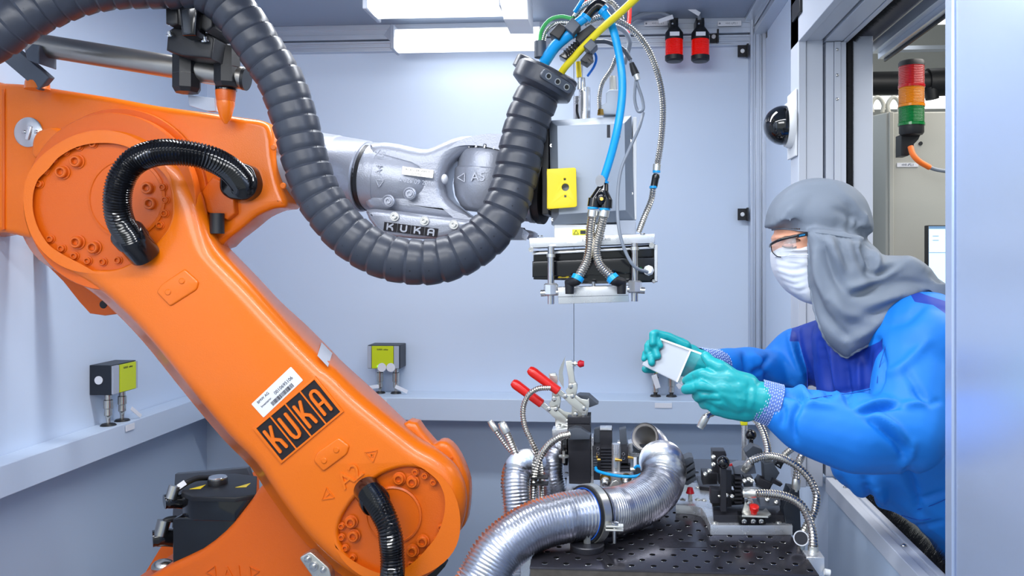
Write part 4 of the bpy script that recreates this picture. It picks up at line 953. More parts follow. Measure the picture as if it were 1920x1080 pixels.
# aluminium crossplate
mb = MB(); mb.pprism([[(992,446.5),(1228,438),(1228,456),(993,465)]], YT - .06, .22, .0015); cp = mb.build('crossplate', MALU, tool)
mb = MB(); mb.pbox(1063,448,1082,456,YT-.0605,.001); mb.build('small_label', LABEL, cp)
text('5_PH7 EGR0-3_4.02', .009, P(1118,449.5,YT-.0612), Vector((1,0,.035)), Z3, GREYP, 'lettering', cp)
for q in ((996,468),(1222,460),(1013,444),(1205,440)):
    m = MB(); c = P(q[0], q[1], YT-.058); m.lathe(c, (0,-1,0) if q[1] > 450 else (0,0,1), [(.007,0),(.007,.004),(.003,.004),(.003,.001),(.0001,.001)], 12); m.build('screw', STEEL, cp)
# black carrier under it
mb = MB(); mb.pprism([[(1000,471),(1229,458),(1231,482),(1000,495)]], YT - .02, .15, .002); mb.pprism([[(998,490),(1232,482),(1233,512),(998,520)]], YT - .045, .18, .003)
ca = mb.build('carrier_body', BLKG, tool)
mb = MB(); mb.pprism([[(998,474),(1230,462),(1230,466),(998,478)]], YT - .04, .01, .0005); mb.build('silver_strip', MALU, ca)
mb = MB(); mb.pprism([[(1000,510),(1233,504),(1233,529),(1080,533),(1076,526),(1000,524)]], YT - .035, .14, .003); lo_ = mb.build('carrier_rail', BLKG, ca)
mb = MB(); mb.pbox(1227,459,1233,528,YT-.05,.19); mb.build('end_sheet', MALU, ca, bev=.001)
mb = MB(); mb.pprism([[(1002,504),(1027,503),(1027,515),(1002,516)]], YT - .0365, .0012); mp = mb.build('maker_plate', GREYS, ca)
text('BLACK', .0115, P(1015,508,YT-.0372), X3, Z3, INK, 'lettering', mp); text('TRACE', .006, P(1014,513,YT-.0372), X3, Z3, INK, 'lettering', mp)
m = MB(); c = P(1057,514,YT-.0365); m.prism([[(-.016,-.010),(.016,-.010),(0,.016)]], .001, (c, X3, Z3)); wt = m.build('warning_triangle', YEL, ca)
m = MB(); m.bar(c+Vector((-.004,-.001,-.003)), c+Vector((.004,-.001,.004)), .003, .001); m.bar(c+Vector((-.006,-.001,-.007)), c+Vector((.006,-.001,-.007)), .002, .001); m.build('triangle_print', INK, wt)
m = MB(); disc(m, 1201, 504, YT-.046, 4, .003, seg=14); m.build('green_light', mat('green_dark_led',(20,110,60),.2), ca)
m = MB(); c = P(1216,507,YT-.05); m.lathe(c, (0,-1,0), [(.014,0),(.014,.006),(.011,.008),(.011,.022),(.008,.026),(.0001,.026)], 8); m.build('cable_gland', WHITE, ca)
m = MB(); disc(m, 1226, 527, YT-.05, 4, .004, seg=12); m.build('screw', STEEL, ca)
# posts with knuckle blocks
YP = YT - .075
for px, y0, y1 in ((1033, 462, 570), (1190, 456, 565)):
    m = MB(); m.cyl(P(px,y1,YP), P(px,y0,YP), .0088, .0088, 20); po = m.build('post', STEEL, tool)
    m = MB(); m.lathe(P(px,y1-16,YP), (0,0,1), [(.014,0),(.019,.004),(.019,.028),(.014,.032)], 8); m.build('knuckle_block', MALU, po)
    m = MB(); s_ = -1 if px < 1100 else 1; m.cyl(P(px + 19*s_, y1-20, YP-.004), P(px - 14*s_, y1-22, YP-.004), .0085, .0085, 16); m.build('cross_pin', STEEL, po)
    m = MB(); m.lathe(P(px,y1-88 if px<1100 else y1-96,YP), (0,0,1), [(.0115,0),(.0115,.008)], 18); m.build('collar', ZINC, po)
mb = MB(); mb.pprism([[(1046,539),(1178,535.5),(1179,566),(1047,570)]], YP - .01, .06, .001); lb = mb.build('manifold_block', MALU, tool)
mb = MB(); mb.pprism([[(1046,556.5),(1178,553),(1178,553.8),(1046,557.3)]], YP - .0103, .001); mb.build('parting_line', GREYD, lb)
mb = MB(); mb.pbox(1047,541,1062,548,YP-.0105,.001); mb.build('small_label', LABEL, lb)
for px in (1068, 1156): m = MB(); m.lathe(P(px, 540, YP+.015), (0,0,1), [(.0115,0),(.0115,.014),(.008,.016),(.008,.02)], 6); m.build('fitting_nut', ZINC, lb)
m = MB(); m.cyl(P(1113,538,YP+.015), P(1113,528,YP+.015), .005,.005,12); m.build('stud', STEEL, lb)
# ---- pneumatics standing on the head
mb = MB(); mb.cyl(P(1086,226,2.26), P(1086,182,2.26), .017, .017, 28); mb.cyl(P(1096,226,2.24), P(1096,165,2.24), .0165, .0165, 28); cy_ = mb.build('air_cylinder', MALU, tool)
mb = MB(); mb.cyl(P(1093,172,2.23), P(1093,146,2.23), .009, .006, 20); mb.cyl(P(1087,168,2.23), P(1088,118,2.23), .0075, .0075, 16); mb.build('cylinder_fitting', STEEL, cy_)
mb = MB(); mb.cyl(P(1086,145,2.225), P(1084,116,2.225), .0072, .0072, 14); mb.build('yellow_sleeve', YEL, cy_)
mb = MB(); mb.tube(crom([P(1082,196,2.21),P(1082,210,2.21),P(1086,224,2.22)],5), .0035, 8); mb.build('sensor_lead', BLKP, cy_)
mb = MB(); mb.pprism([[(1136,174),(1142,168),(1160,168),(1168,178),(1168,215),(1132,215),(1120,200),(1136,192)]], 2.20, .06, .004); va = mb.build('valve_block', TOOLG, tool)
mb = MB(); mb.cyl(P(1150,170,2.22), P(1149,143,2.22), .0105, .0095, 8); mb.build('valve_stem', ZINC, va)
mb = MB(); mb.cyl(P(1126,216,2.2), P(1126,205,2.2), .010,.008,6); mb.build('brass_fitting', BRASS, va)
# ================================================================ LINES AT THE TOOL
def line(name, label, pts, r, m, cat, kind='plain', pitch=.008, depth=.0015, grp=None, seg=14):
    mb = MB(); pp = [P(*p) for p in pts]
    if kind == 'plain': mb.tube(crom(pp, 10), r, seg)
    else: mb.ribbed(pp, r, pitch, depth, seg, 0, 'sin', 12)
    return tag(mb.build(name, m), label, cat, grp)
bt_ = thing('air_tube', 'thick bright blue air tube curving down in front of the tool head', 'tube', P(1127, 345, 2.06))
mb = MB(); mb.tube(crom([P(*p) for p in ((1132,22,2.08),(1146,45,2.06),(1158,88,2.05),(1166,140,2.04),(1166,185,2.04),(1158,240,2.04),(1146,290,2.05),(1129,345,2.06))], 12), .0105, 18); mb.build('tube', BLUET, bt_)
mb = MB(); mb.tube(crom([P(1020,118,2.13),P(1040,88,2.11),P(1062,68,2.09),P(1076,58,2.09)],6), .0155, 16); tag(mb.build('air_tube', BLUET), 'short fat blue tube stub leaving the hose flange', 'tube')
mb = MB(); mb.tube(crom([P(1082,44,2.08),P(1098,32,2.08)],6), .0125, 16); mb.build('lower_tube', BLUET, bt_)
mb = MB(); mb.tube(crom([P(1100,30,2.08),P(1112,16,2.08),P(1122,10,2.08),P(1132,14,2.08)],6), [.0145]*10+[.0155]*9, 16); el = mb.build('elbow_fitting', BLKG, bt_)
for q0, q1 in (((1096,36),(1100,30)),((1129,17),(1134,22))):
    m = MB(); m.cyl(P(*q0,2.08), P(*q1,2.08), .0155, .0155, 18); m.build('release_ring', BLUET, el)
# Y splitter and two conduits
ys = thing('splitter', 'black Y splitter joining blue tube to two metal conduits', 'fitting', P(1127, 392, 2.05))
mb = MB(); mb.cyl(P(1130,360,2.05), P(1131,346,2.055), .015, .014, 18); mb.cap(P(1128,356,2.05), P(1115,378,2.05), .014, .016); mb.cap(P(1128,356,2.05), P(1137,378,2.05), .014, .016); mb.cyl(P(1113,388,2.05), P(1115,372,2.05), .0165, .016, 18); mb.cyl(P(1136,390,2.05), P(1137,374,2.05), .0165, .016, 18); mb.ell(P(1127,372,2.04), (.014,.012,.018)); mb.build('body', BLKG, ys)
m = MB(); m.lathe(P(1128,373,2.026), (0,-1,0), [(.0045,0),(.0045,.003),(.0001,.003)], 12); m.build('screw', BRASS, ys)
m = MB(); m.lathe(P(1126,339,2.035), (-.6,-.8,0), [(.015,0),(.015,.002),(.0001,.002)], 20); m.build('cable_tag', HOSEM, ys)
for q in ((1112,392),(1134,394),(1131,344)):
    m = MB(); m.lathe(P(q[0],q[1],2.05), (0,0,1), [(.0145,0),(.0145,.005)], 18); m.build('release_ring', BLUET, ys)
for pts, lb in (([(1112,396,2.05),(1107,430,2.05),(1106,460,2.045),(1100,490,2.04),(1085,518,2.03)], 'left of the two metal conduits hanging from the black splitter'), ([(1134,396,2.05),(1126,430,2.05),(1118,465,2.045),(1124,495,2.04),(1146,519,2.03)], 'right of the two metal conduits hanging from the black splitter')):
    t = thing('metal_conduit', lb, 'conduit', P(*pts[-1])); pp = [P(*p) for p in pts]
    m = MB(); m.ribbed(pp, .0125, .0062, .0022, 18, 0, 'sin', 12); m.build('conduit', HOSEM, t)
    m = MB(); m.cyl(pp[0] + Z3*.002, pp[0].lerp(pp[1], .3), .0135, .0135, 18); m.build('ferrule', ZINC, t)
    s_ = -1 if pts[-1][0] < 1110 else 1; e = pp[-1]; d_ = (pp[-1]-pp[-2]).normalized()
    m = MB(); m.cyl(e, e + d_*.012, .016, .016, 18); m.build('release_ring', BLUET, t)
    m = MB(); m.cap(e + d_*.012, e + d_*.012 + Vector((.018*s_, .01, -.006)), .014, .013); m.cyl(e + d_*.012 + Vector((.018*s_,.01,-.002)), e + d_*.012 + Vector((.018*s_,.01,-.035)), .013, .011, 16); m.build('elbow_fitting', BLKP, t)
line('power_cable', 'thick yellow cable leaving the hose flange towards the picture top', [(1046,148,2.14),(1058,128,2.12),(1076,108,2.10),(1092,90,2.08),(1128,54,2.04),(1165,22,1.99),(1205,-15,1.94)], .0095, YELT, 'cable')
line('signal_cable', 'red cable crossing behind the tool conduits at picture top', [(1192,-15,2.5),(1182,5,2.5),(1180,35,2.5),(1177,62,2.5)], .0062, REDP, 'cable')
line('signal_cable', 'short red cable piece at picture top left of the black elbow', [(1106,-20,2.2),(1100,0,2.18),(1092,12,2.16)], .007, REDP, 'cable')
line('signal_cable', 'thin blue cable at picture top beside the short red piece', [(1100,-14,2.1),(1090,4,2.1),(1078,22,2.12)], .0058, BLUET, 'cable')
line('signal_cable', 'green cable arching from the hose flange stud to black plugs', [(1010,98,2.13),(1012,82,2.12),(1015,58,2.13),(1030,38,2.14),(1052,31,2.14),(1075,36,2.13)], .0052, GREENT, 'cable')
line('metal_conduit', 'thin metal conduit beside the green cable at the flange', [(1016,100,2.14),(1018,82,2.14),(1026,58,2.14),(1045,44,2.13),(1068,44,2.12)], .0062, HOSEM, 'conduit', 'rib', .005, .0015)
line('metal_conduit', 'metal conduit arching over the black elbow at picture top', [(1076,34,2.13),(1092,14,2.14),(1115,2,2.15),(1142,3,2.16),(1158,18,2.16),(1166,38,2.17)], .0085, HOSEM, 'conduit', 'rib', .006, .002)
lc_ = line('metal_conduit', 'long metal conduit sweeping down on the right side of the tool head', [(1098,44,2.16),(1125,34,2.14),(1155,38,2.12),(1190,60,2.12),(1218,98,2.12),(1236,150,2.12),(1243,200,2.13),(1240,260,2.14),(1231,318,2.15)], .0092, HOSEM, 'conduit', 'rib', .006, .002)
t = thing('metal_conduit', 'lower metal conduit with black coupling right of the tool head', 'conduit', P(1200,436,2.16))
m = MB(); m.ribbed([P(1225,350,2.15),P(1221,375,2.15),P(1209,405,2.16),P(1198,434,2.18)], .0088, .006, .002, 16, 0, 'sin', 12); m.build('conduit', HOSEM, t)
m = MB(); m.tube([P(1231,326,2.15),P(1230,331,2.15),P(1229,334,2.15),P(1226,350,2.15)], [.0075,.0105,.0098,.0095], 16); m.build('coupling', BLKG, t)
for q in (324, 353):
    m = MB(); m.lathe(P(1231 if q < 340 else 1225,q,2.15), (0,0,1), [(.0105,0),(.0105,.006)], 16); m.build('release_ring', BLUET, t)
m = MB(); m.cyl(P(1231,320,2.15), P(1232,308,2.15), .0105, .0105, 16); m.build('ferrule', ZINC, t)
line('sensor_cable', 'thin dark grey cable hanging in front of tool head to the white gland', [(1206,212,2.12),(1198,240,2.08),(1180,280,2.06),(1164,320,2.05),(1158,370,2.04),(1160,425,2.02),(1172,470,2.02),(1190,500,2.03),(1214,510,2.06)], .0042, GCABLE, 'cable')
sc = thing('sensor_cable', 'looped dark grey cable with black plug right of the blue tube', 'cable', P(1207, 215, 2.14))
m = MB(); m.tube(crom([P(1160,88,2.16),P(1175,96,2.15),P(1184,120,2.14),P(1190,140,2.14),P(1196,160,2.14),P(1204,185,2.13),P(1206,205,2.12),P(1196,208,2.13),P(1190,185,2.14),P(1192,150,2.14)], 8), .0042, 10); m.build('cable', GCABLE, sc)
m = MB(); m.tube([P(1184,118,2.135),P(1188,130,2.135),P(1192,140,2.135)], [.0065,.0095,.0105], 14); m.build('plug', BLKP, sc); m = MB(); m.cyl(P(1192,139,2.135), P(1196,150,2.135), .0085,.0075,14); m.build('coupling_ring', ZINC, sc)
line('sensor_cable', 'dark grey cable running back from the black cable clamp', [(1112,78,2.12),(1135,78,2.14),(1152,84,2.15),(1168,92,2.15),(1182,112,2.14)], .0058, GREYD, 'cable')
line('metal_conduit', 'short metal conduit from the picture centre valve up behind blue tube', [(1124,205,2.2),(1124,180,2.2),(1130,155,2.2),(1146,130,2.2),(1156,105,2.2)], .0068, HOSEM, 'conduit', 'rib', .005, .0016)
line('signal_cable', 'grey cable bending down behind the blue tube near the red cable', [(1140,44,2.3),(1168,56,2.3),(1180,76,2.3),(1176,100,2.3),(1170,120,2.3)], .0075, GCABLE, 'cable')
line('signal_cable', 'thin blue air line looping below the grey cable clamp', [(1112,94,2.14),(1118,108,2.14),(1114,124,2.15),(1102,142,2.18)], .0035, mat('blue_line', (20, 110, 210), .3), 'cable')
# clamps and plugs in the bundle
cl = thing('cable_clamp', 'grey clamp block holding the blue tube above the hose flange', 'clamp', P(1070, 60, 2.06))
m = MB(); m.pprism([[(1058,50),(1073,32),(1088,46),(1074,64)]], 2.05, .05, .002); m.build('clamp_body', GREYD, cl)
m = MB(); m.pprism([[(1030,62),(1048,42),(1064,52),(1048,74)]], 2.07, .07, .003); m.build('plug_row', BLKP, cl)
cl = thing('cable_clamp', 'grey clamp block holding the yellow cable beside the hose flange', 'clamp', P(1106, 90, 2.06))
m = MB(); m.pprism([[(1094,86),(1108,72),(1120,84),(1107,98)]], 2.05, .05, .002); m.build('clamp_body', GREYD, cl)
m = MB(); m.pprism([[(1088,112),(1100,98),(1110,100),(1112,108),(1100,119)]], 2.07, .05, .002); m.build('plug_row', BLKP, cl)
m = MB(); m.bar(P(1104,108,2.06), P(1112,116,2.06), .006,.006); m.bar(P(1100,113,2.06), P(1107,118,2.06), .006,.006); m.build('plug_pins', BLKP, cl)
pg = thing('plug_block', 'black plug block between blue stub and yellow cable', 'plug', P(1085, 95, 2.09))
m = MB(); m.pprism([[(1078,66),(1108,45),(1118,54),(1112,60),(1086,82),(1080,76)]], 2.09, .05, .002); m.build('connector_body', BLKP, pg)
m = MB(); m.pprism([[(1048,104),(1085,72),(1096,80),(1062,112)]], 2.11, .05, .003); m.build('backshell', BLKG, pg)
for k in range(6): 
    m = MB(); e = P(1060 + k * 4.5, 100 - k * 3.8, 2.085); m.lathe(e, (.7, 0, .6), [(.008,0),(.0095,.002),(.008,.004)], 10); m.build('spring_coil', BLKP, pg)
# ================================================================ FIXTURE TABLE
ZTB = CZ - 0.665
def onz(px, py, z):
    xc = (px - CX) / F; t = (CZ - z) * F / (py - HY)
    return Vector((t * (-sA + xc * cA), t * (cA + xc * sA), z))
def slab(mb, pts, z, th, rr=0.0, mi=0, world=False):
    q = pts if world else [onz(a, b, z) for a, b in pts]
    mb.prism([[(p[0], p[1]) for p in q]], th, (Vector((0, 0, z)), X3, Y3), rr, 0, 2, mi)
FL, FR, BR_, BL_ = onz(993,1063,ZTB), onz(1536,1078,ZTB), onz(1384,862,ZTB), onz(1041,856,ZTB)
table = thing('fixture_table', 'dark steel perforated table plate in front of the person', 'table', (1.6 * 0 + .12, 2.1, 0))
mb = MB(); slab(mb, [FL, FR, BR_, BL_], ZTB, .004, .001, 0, True)
top = mb.build('plate_top', TABLE, table)
mb = MB(); slab(mb, [FL + Vector((.001, .001, 0)), FR + Vector((-.001, .001, 0)), BR_, BL_], ZTB - .004, .03, 0, 0, True); mb.build('plate_edge', TEDGE, table)
ex = (FR - FL).normalized(); ey = Vector((-ex.y, ex.x, 0))
hm = MB(); Wt = (FR - FL).length
def intable(p):
    for a, b in ((FL, FR), (FR, BR_), (BR_, BL_), (BL_, FL)):
        if (b - a).cross(p - a).z < .012 * (b - a).length: return False
    return True
holes = []
for j in range(24):
    for i in range(14):
        p = FL + ex * (.03 + i * .047 + (.0235 if j % 2 else 0)) + ey * (.022 + j * .033)
        if intable(p): holes.append(p)
for p in holes:
    r = .0052
    hm.lathe(p + Z3 * .0006, (0, 0, 1), [(r * 1.40, -.0003), (r * 1.28, .0001)], 14, 1, False)
    hm.lathe(p + Z3 * .0009, (0, 0, 1), [(r * 1.28, -.0004), (.0001, -.0004)], 14, 0, False)
o = hm.build('threaded_holes', [HOLEM, STEEL], top); o['kind'] = 'stuff'
mb = MB(); slab(mb, [(1234,1011),(1262,1011),(1266,1016),(1324,1016),(1326,1026),(1236,1026)], ZTB + .0007, .0006); mb.build('inlay_plate', TABLE, table)
for cx_, cy_ in ((.0, .0),):
    for p in (FL + (BR_ - FL) * .12, FR + (BL_ - FR) * .12, BL_ + (FR - BL_) * .1, BR_ + (FL - BR_) * .1):
        m = MB(); m.box((p.x, p.y, (ZTB - .034) / 2), (.06, .06, ZTB - .034)); m.build('leg', GREYD, table, bev=.003)
def solo(mb, name, mt, label, cat, grp=None, bev=0, ang=38): return tag(mb.build(name, mt, None, bev=bev, ang=ang), label, cat, grp)
# side column left of the table with a grey cable loom
mb = MB(); mb.pprism([[(975,1035),(997,1040),(992,1085),(976,1085)]], 1.80, .02, .001); solo(mb, 'side_strip', MALU, 'ribbed metal strip at the left table corner under the big duct', 'bracket')
# ---- aluminium base plate, right
ZA = ZTB + .023
mb = MB(); slab(mb, [(1267,946),(1298,948),(1314,952),(1322,962),(1332,985),(1486,985),(1466,948),(1440,905),(1276,905)], ZA, .0225, .0015)
bp = thing('base_plate', 'bright aluminium base plate carrying the right hand clamping fixture', 'plate', onz(1380, 985, ZA) - Z3 * .023); mb.build('plate', MALU, bp)
for q in ((1340,981),(1345,978),(1460,980),(1280,937),(1308,937),(1320,938),(1309,914),(1336,941)):
    m = MB(); p = onz(*q, ZA); m.lathe(p, (0,0,1), [(.008,0),(.008,.0015),(.0045,.004),(.003,.004),(.0001,.002)], 14); m.build('screw', ZINC, bp)
# red bumper
def bumper(label, px, py, r, h, Y, grp=None):
    p = P(px, py, Y); t = thing('rubber_bumper', label, 'bumper', p)
    m = MB(); m.lathe(p, (0,0,1), [(.005,0),(.005,h*.9)], 14); m.lathe(p, (0,0,1), [(.007,0),(.007,.004),(.0001,.004)], 6); m.build('stud', ZINC, t)
    m = MB(); m.lathe(p, (0,0,1), [(.0001,h*.72),(r*1.05,h*.72),(r*1.05,h*.78),(r*.95,h*.82),(r*.66,h*1.28),(.0001,h*1.3)], 22); m.build('cap', REDK, t)
p = onz(1294, 938, ZA); bumper('red rubber bumper on a stud, left end of the aluminium plate', 1294, 938, .0105, .026, p.y)
# black fixture on the plate
fx = thing('clamping_fixture', 'black anodised clamping fixture with lever blocks on aluminium plate', 'fixture', onz(1400, 965, ZA))
mb = MB(); slab(mb, [(1338,966),(1476,966),(1462,935),(1335,935)], ZA + .018, .0175, .001); mb.build('base_block', BLK, fx)
mb = MB(); slab(mb, [(1312,912),(1350,916),(1346,895),(1306,892)], ZA + .010, .0098, .001); mb.build('foot_block', BLK, fx)
def blk(pts, Y, dep, mt=BLK, nm='block', rr=.0012, par=None):
    m = MB(); m.pprism([pts], Y, dep, rr); return m.build(nm, mt, par or fx, ang=25)
blk([(1318,887),(1345,888),(1345,908),(1318,909)], 2.06, .05)
blk([(1336,846),(1360,846),(1362,852),(1362,884),(1372,884),(1372,908),(1348,908),(1348,888),(1337,886)], 2.08, .04)
blk([(1352,880),(1372,882),(1372,950),(1352,955)], 1.985, .03)
blk([(1333,918),(1352,920),(1352,944),(1333,944)], 1.97, .035)
blk([(1334,932),(1396,928),(1396,946),(1336,950)], 1.99, .05, BLKG)
blk([(1372,890),(1388,886),(1392,905),(1388,915),(1372,912)], 2.02, .04, GREYD)
blk([(1376,876),(1386,872),(1415,872),(1418,888),(1400,890),(1378,889)], 2.0, .045, GREYP, 'swivel_body')
blk([(1398,848),(1412,836),(1428,842),(1432,852),(1421,868),(1402,858)], 2.04, .04, GREYD, 'tilted_block')
blk([(1432,870),(1450,868),(1462,887),(1448,910),(1427,902),(1420,912),(1440,922),(1434,908)], 2.00, .04, GREYD, 'tilted_block')
blk([(1419,908),(1426,897),(1448,907),(1440,921)], 1.985, .04, BLK, 'tilted_foot')
blk([(1449,897),(1468,908),(1463,913),(1446,905)], 1.99, .02, BLK, 'tilted_foot')
blk([(1452,872),(1460,862),(1470,868),(1464,880)], 2.03, .03, BLKP, 'hose_socket')
blk([(1396,896),(1412,896),(1412,915),(1396,915)], 2.02, .04, GREYD)
blk([(1394,914),(1432,912),(1434,926),(1394,928)], 2.01, .05, MALU, 'slide_plate')
blk([(1424,935),(1463,932),(1464,948),(1426,950)], 1.98, .05, GREYP, 'slide_plate')
for q in ((1337,858),(1337,872),(1322,890),(1404,900),(1409,903),(1372,932),(1455,943),(1438,938),(1330,884),(1396,903),(1443,885),(1448,925),(1362,930),(1349,930)):
    m = MB(); c = P(q[0], q[1], 1.975 if q[1] > 895 else 2.045); m.lathe(c, (0,-.6,.8), [(.0055,0),(.0055,.005),(.003,.006),(.0001,.005)], 10); m.build('screw', ZINC, fx)
for k in range(7):
    m = MB(); m.pbox(1378, 896 + k * 7.5, 1392, 899 + k * 7.5, 1.98, .03); m.build('cooling_fin', BLK, fx)
# ball levers
for (bx, by, sy, Y, rr_, w_), lb in (((1356,867,958,1.955,.0155,.012), 'front ball lever, black knob on flat black bar standing on fixture'), ((1408,815,852,2.10,.0145,.009), 'rear ball lever, black knob beside the yellow capped rod')):
    t = thing('ball_lever', lb, 'lever', P(bx, sy, Y)); m = MB(); m.bar(P(bx, by + 8, Y), P(bx, sy, Y), w_ * 1.15, .012); m.build('bar', BLK, t, bev=.001)
    m = MB(); m.ell(P(bx, by, Y), (rr_,) * 3, None, 28, 16); m.build('ball_knob', BLKG, t)
t = thing('capped_rod', 'steel rod with yellow cap standing behind the black ball knob', 'rod', P(1396, 885, 2.14)); m = MB(); m.cyl(P(1396,888,2.14), P(1396,796,2.14), .0078, .0078, 18); m.build('rod', MALU, t)
m = MB(); m.pprism([rrect([(1389.5,786),(1402,786),(1402,798),(1389.5,798)], 1.5)], 2.13, .018, .002); m.build('cap', mat('yellow_cap', (224,220,30), .5), t)
m = MB(); m.bar(P(1366,872,2.03), P(1373,871,2.03), .005, .005); m.build('red_pin', REDP, fx)
# small toggle clamp with red tip
tc_ = thing('toggle_clamp', 'small flat toggle clamp with red tip at front of the right fixture', 'clamp', P(1412, 982, 1.925))
blk([(1386,966),(1436,966),(1436,983),(1386,983)], 1.925, .03, BLKG, 'mounting_block', .001, tc_)
for px in (1395, 1412, 1427):
    m = MB(); m.lathe(P(px, 977, 1.924), (0,-1,0), [(.006,0),(.006,.004),(.003,.005),(.003,.002),(.0001,.002)], 12); m.build('bolt', STEEL, tc_)
mb = MB(); slab(mb, [(1391,966),(1440,968),(1446,964),(1436,952),(1430,957),(1414,956),(1412,950),(1396,953)], ZA + .030, .004, .0008); mb.build('base_sheet', ZINC, tc_)
blk([(1391,962),(1397,943),(1404,935),(1411,937),(1416,950),(1414,964)], 1.94, .006, ZINC, 'side_sheet', .001, tc_)
m = MB(); m.lathe(P(1403,942,1.94), (0,-1,0), [(.006,0),(.006,.012),(.003,.013),(.0001,.013)], 14); m.build('pivot', STEEL, tc_)
m = MB(); m.lathe(P(1414,956,1.92), (0,-.35,1), [(.008,-.008),(.008,0),(.011,.001),(.011,.010),(.008,.012),(.0001,.012)], 16); m.build('red_tip', REDP, tc_)
# dark slanted guard and small posts at the right table corner
mb = MB(); mb.pprism([[(1481,917),(1499,920),(1503,1012),(1492,1005),(1476,1003),(1468,952),(1474,938)]], 1.95, .05, .003); solo(mb, 'guard_plate', NAVYP, 'dark slanted guard plate right of the clamping fixture', 'guard')
m = MB(); m.lathe(P(1502,1009,1.84), (-.3,-1,.1), [(.017,0),(.017,.002),(.0001,.002)], 24); m.lathe(P(1502,1009,1.8385), (-.3,-1,.1), [(.0145,.0005),(.0145,.0012),(.0135,.0012)], 24, 1); tag(m.build('round_tag', [LABEL, INK]), 'round metal tag hanging by the conduits at the right table corner', 'tag')
mb = MB(); mb.pprism([[(1512,1044),(1546,1046),(1547,1085),(1514,1085)]], 1.79, .04, .002); kb = thing('corner_bracket', 'aluminium bracket with bolt below the conduit at the right table corner', 'bracket', P(1530, 1085, 1.79)); mb.build('bracket_body', MALU, kb)
m = MB(); m.cyl(P(1546,1072,1.78), P(1556,1074,1.78), .007, .007, 12); m.build('bolt', WHITE, kb)
# ---- metal conduits on the right
def conduit(label, pts, r=.0108, end0=True, end1=True, grp=None, mt=HOSEM, pitch=.0066):
    pp = [P(*p) for p in pts]; t = thing('flexible_conduit', label, 'conduit', min(pp, key=lambda p: p.z), grp)
    m = MB(); m.ribbed(pp, r, pitch, .0022, 18, 0, 'sin', 12); m.build('conduit', mt, t)
    for e, d, f in ((pp[0], pp[0] - pp[1], end0), (pp[-1], pp[-1] - pp[-2], end1)):
        if f:
            d = d.normalized(); m = MB(); m.lathe(e - d * .02, d, [(r * 1.05, 0), (r * 1.1, .004), (r * 1.1, .022), (r * .95, .024), (r * .95, .03), (r * .6, .03), (r * .6, .02)], 18, 0, False); m.build('ferrule', ZINC, t)
    return t
conduit('metal conduit arching from the swivel body over to the right table corner', [(1399,877,1.99),(1410,863,1.98),(1440,855,1.96),(1478,864,1.92),(1512,890,1.89),(1530,925,1.87),(1528,955,1.87),(1519,975,1.87),(1506,1000,1.88),(1500,1030,1.90)], .0095)
conduit('lower metal conduit running from clamping fixture to the table corner fitting', [(1402,925,1.93),(1432,925,1.92),(1470,930,1.89),(1500,945,1.86),(1516,972,1.84),(1524,1005,1.83),(1525,1040,1.83)], .0105)
conduit('metal conduit hanging behind the near hand above the yellow capped rod', [(1396,776,1.98),(1416,786,1.99),(1430,808,2.0),(1439,838,2.01),(1440,862,2.02)], .0092, False)
conduit('short open ended metal pipe sticking out left below the near hand', [(1316,795,1.90),(1322,784,1.90),(1332,776,1.91),(1345,770,1.93),(1372,766,1.96),(1396,776,1.98)], .0088, True, False, pitch=.02)
conduit('metal conduit disappearing under the sleeve behind the fixture', [(1461,868,2.04),(1472,852,2.05),(1490,838,2.07),(1512,826,2.1)], .0088, True, False)
conduit('metal conduit standing on dark guard plate under the near sleeve', [(1512,820,2.04),(1508,845,2.0),(1496,872,1.97),(1492,914,1.96)], .0095, False)
# ================================================================ LEFT FIXTURE GROUP
ZL = ZTB + .02
lp = thing('base_plate', 'small aluminium base plate under the tall black block', 'plate', onz(1100, 930, ZTB)); mb = MB(); slab(mb, [(1060,925),(1160,927),(1200,927),(1196,893),(1064,893)], ZL, .0195, .001); mb.build('plate', MALU, lp)
Yc = 2.20
tw = thing('tower_block', 'tall black anodised block carrying two toggle clamps', 'block', P(1086, 908, Yc))
mb = MB(); mb.pprism([[(1064,796),(1107,796),(1107,909),(1067,907)]], Yc, .07, .001); mb.build('column', BLK, tw)
mb = MB(); mb.pprism([[(1064,782),(1107,782),(1107,795),(1064,795)]], Yc, .07, .001); mb.build('top_block', BLK, tw)
mb = MB(); mb.pbox(1108,820,1113,906,Yc+.01,.05); mb.build('side_rail', MALU, tw, bev=.001)
blk([(1062,815),(1066,806),(1078,802),(1090,804),(1107,816),(1106,824),(1066,825)], 2.17, .03, GREYD, 'wedge', .002, tw)
blk([(1080,744),(1086,741),(1104,742),(1122,758),(1106,764),(1082,762)], Yc + .08, .05, GREYD, 'top_wedge', .002, tw)
blk([(1052,826),(1063,822),(1064,873),(1057,873),(1052,862)], Yc + .01, .06, BLKG, 'side_strap', .002, tw)
m = MB(); m.lathe(P(1057,857,2.18), (0,0,1), [(.014,0),(.014,.004)], 16); m.cyl(P(1057,868,2.18), P(1057,846,2.18), .004, .004, 10); m.build('clamp_screw', ZINC, tw)
mb = MB(); mb.pprism([[(1035,806),(1064,804),(1064,816),(1036,818)]], Yc, .05, .001); mb.build('side_shelf', MALU, tw)
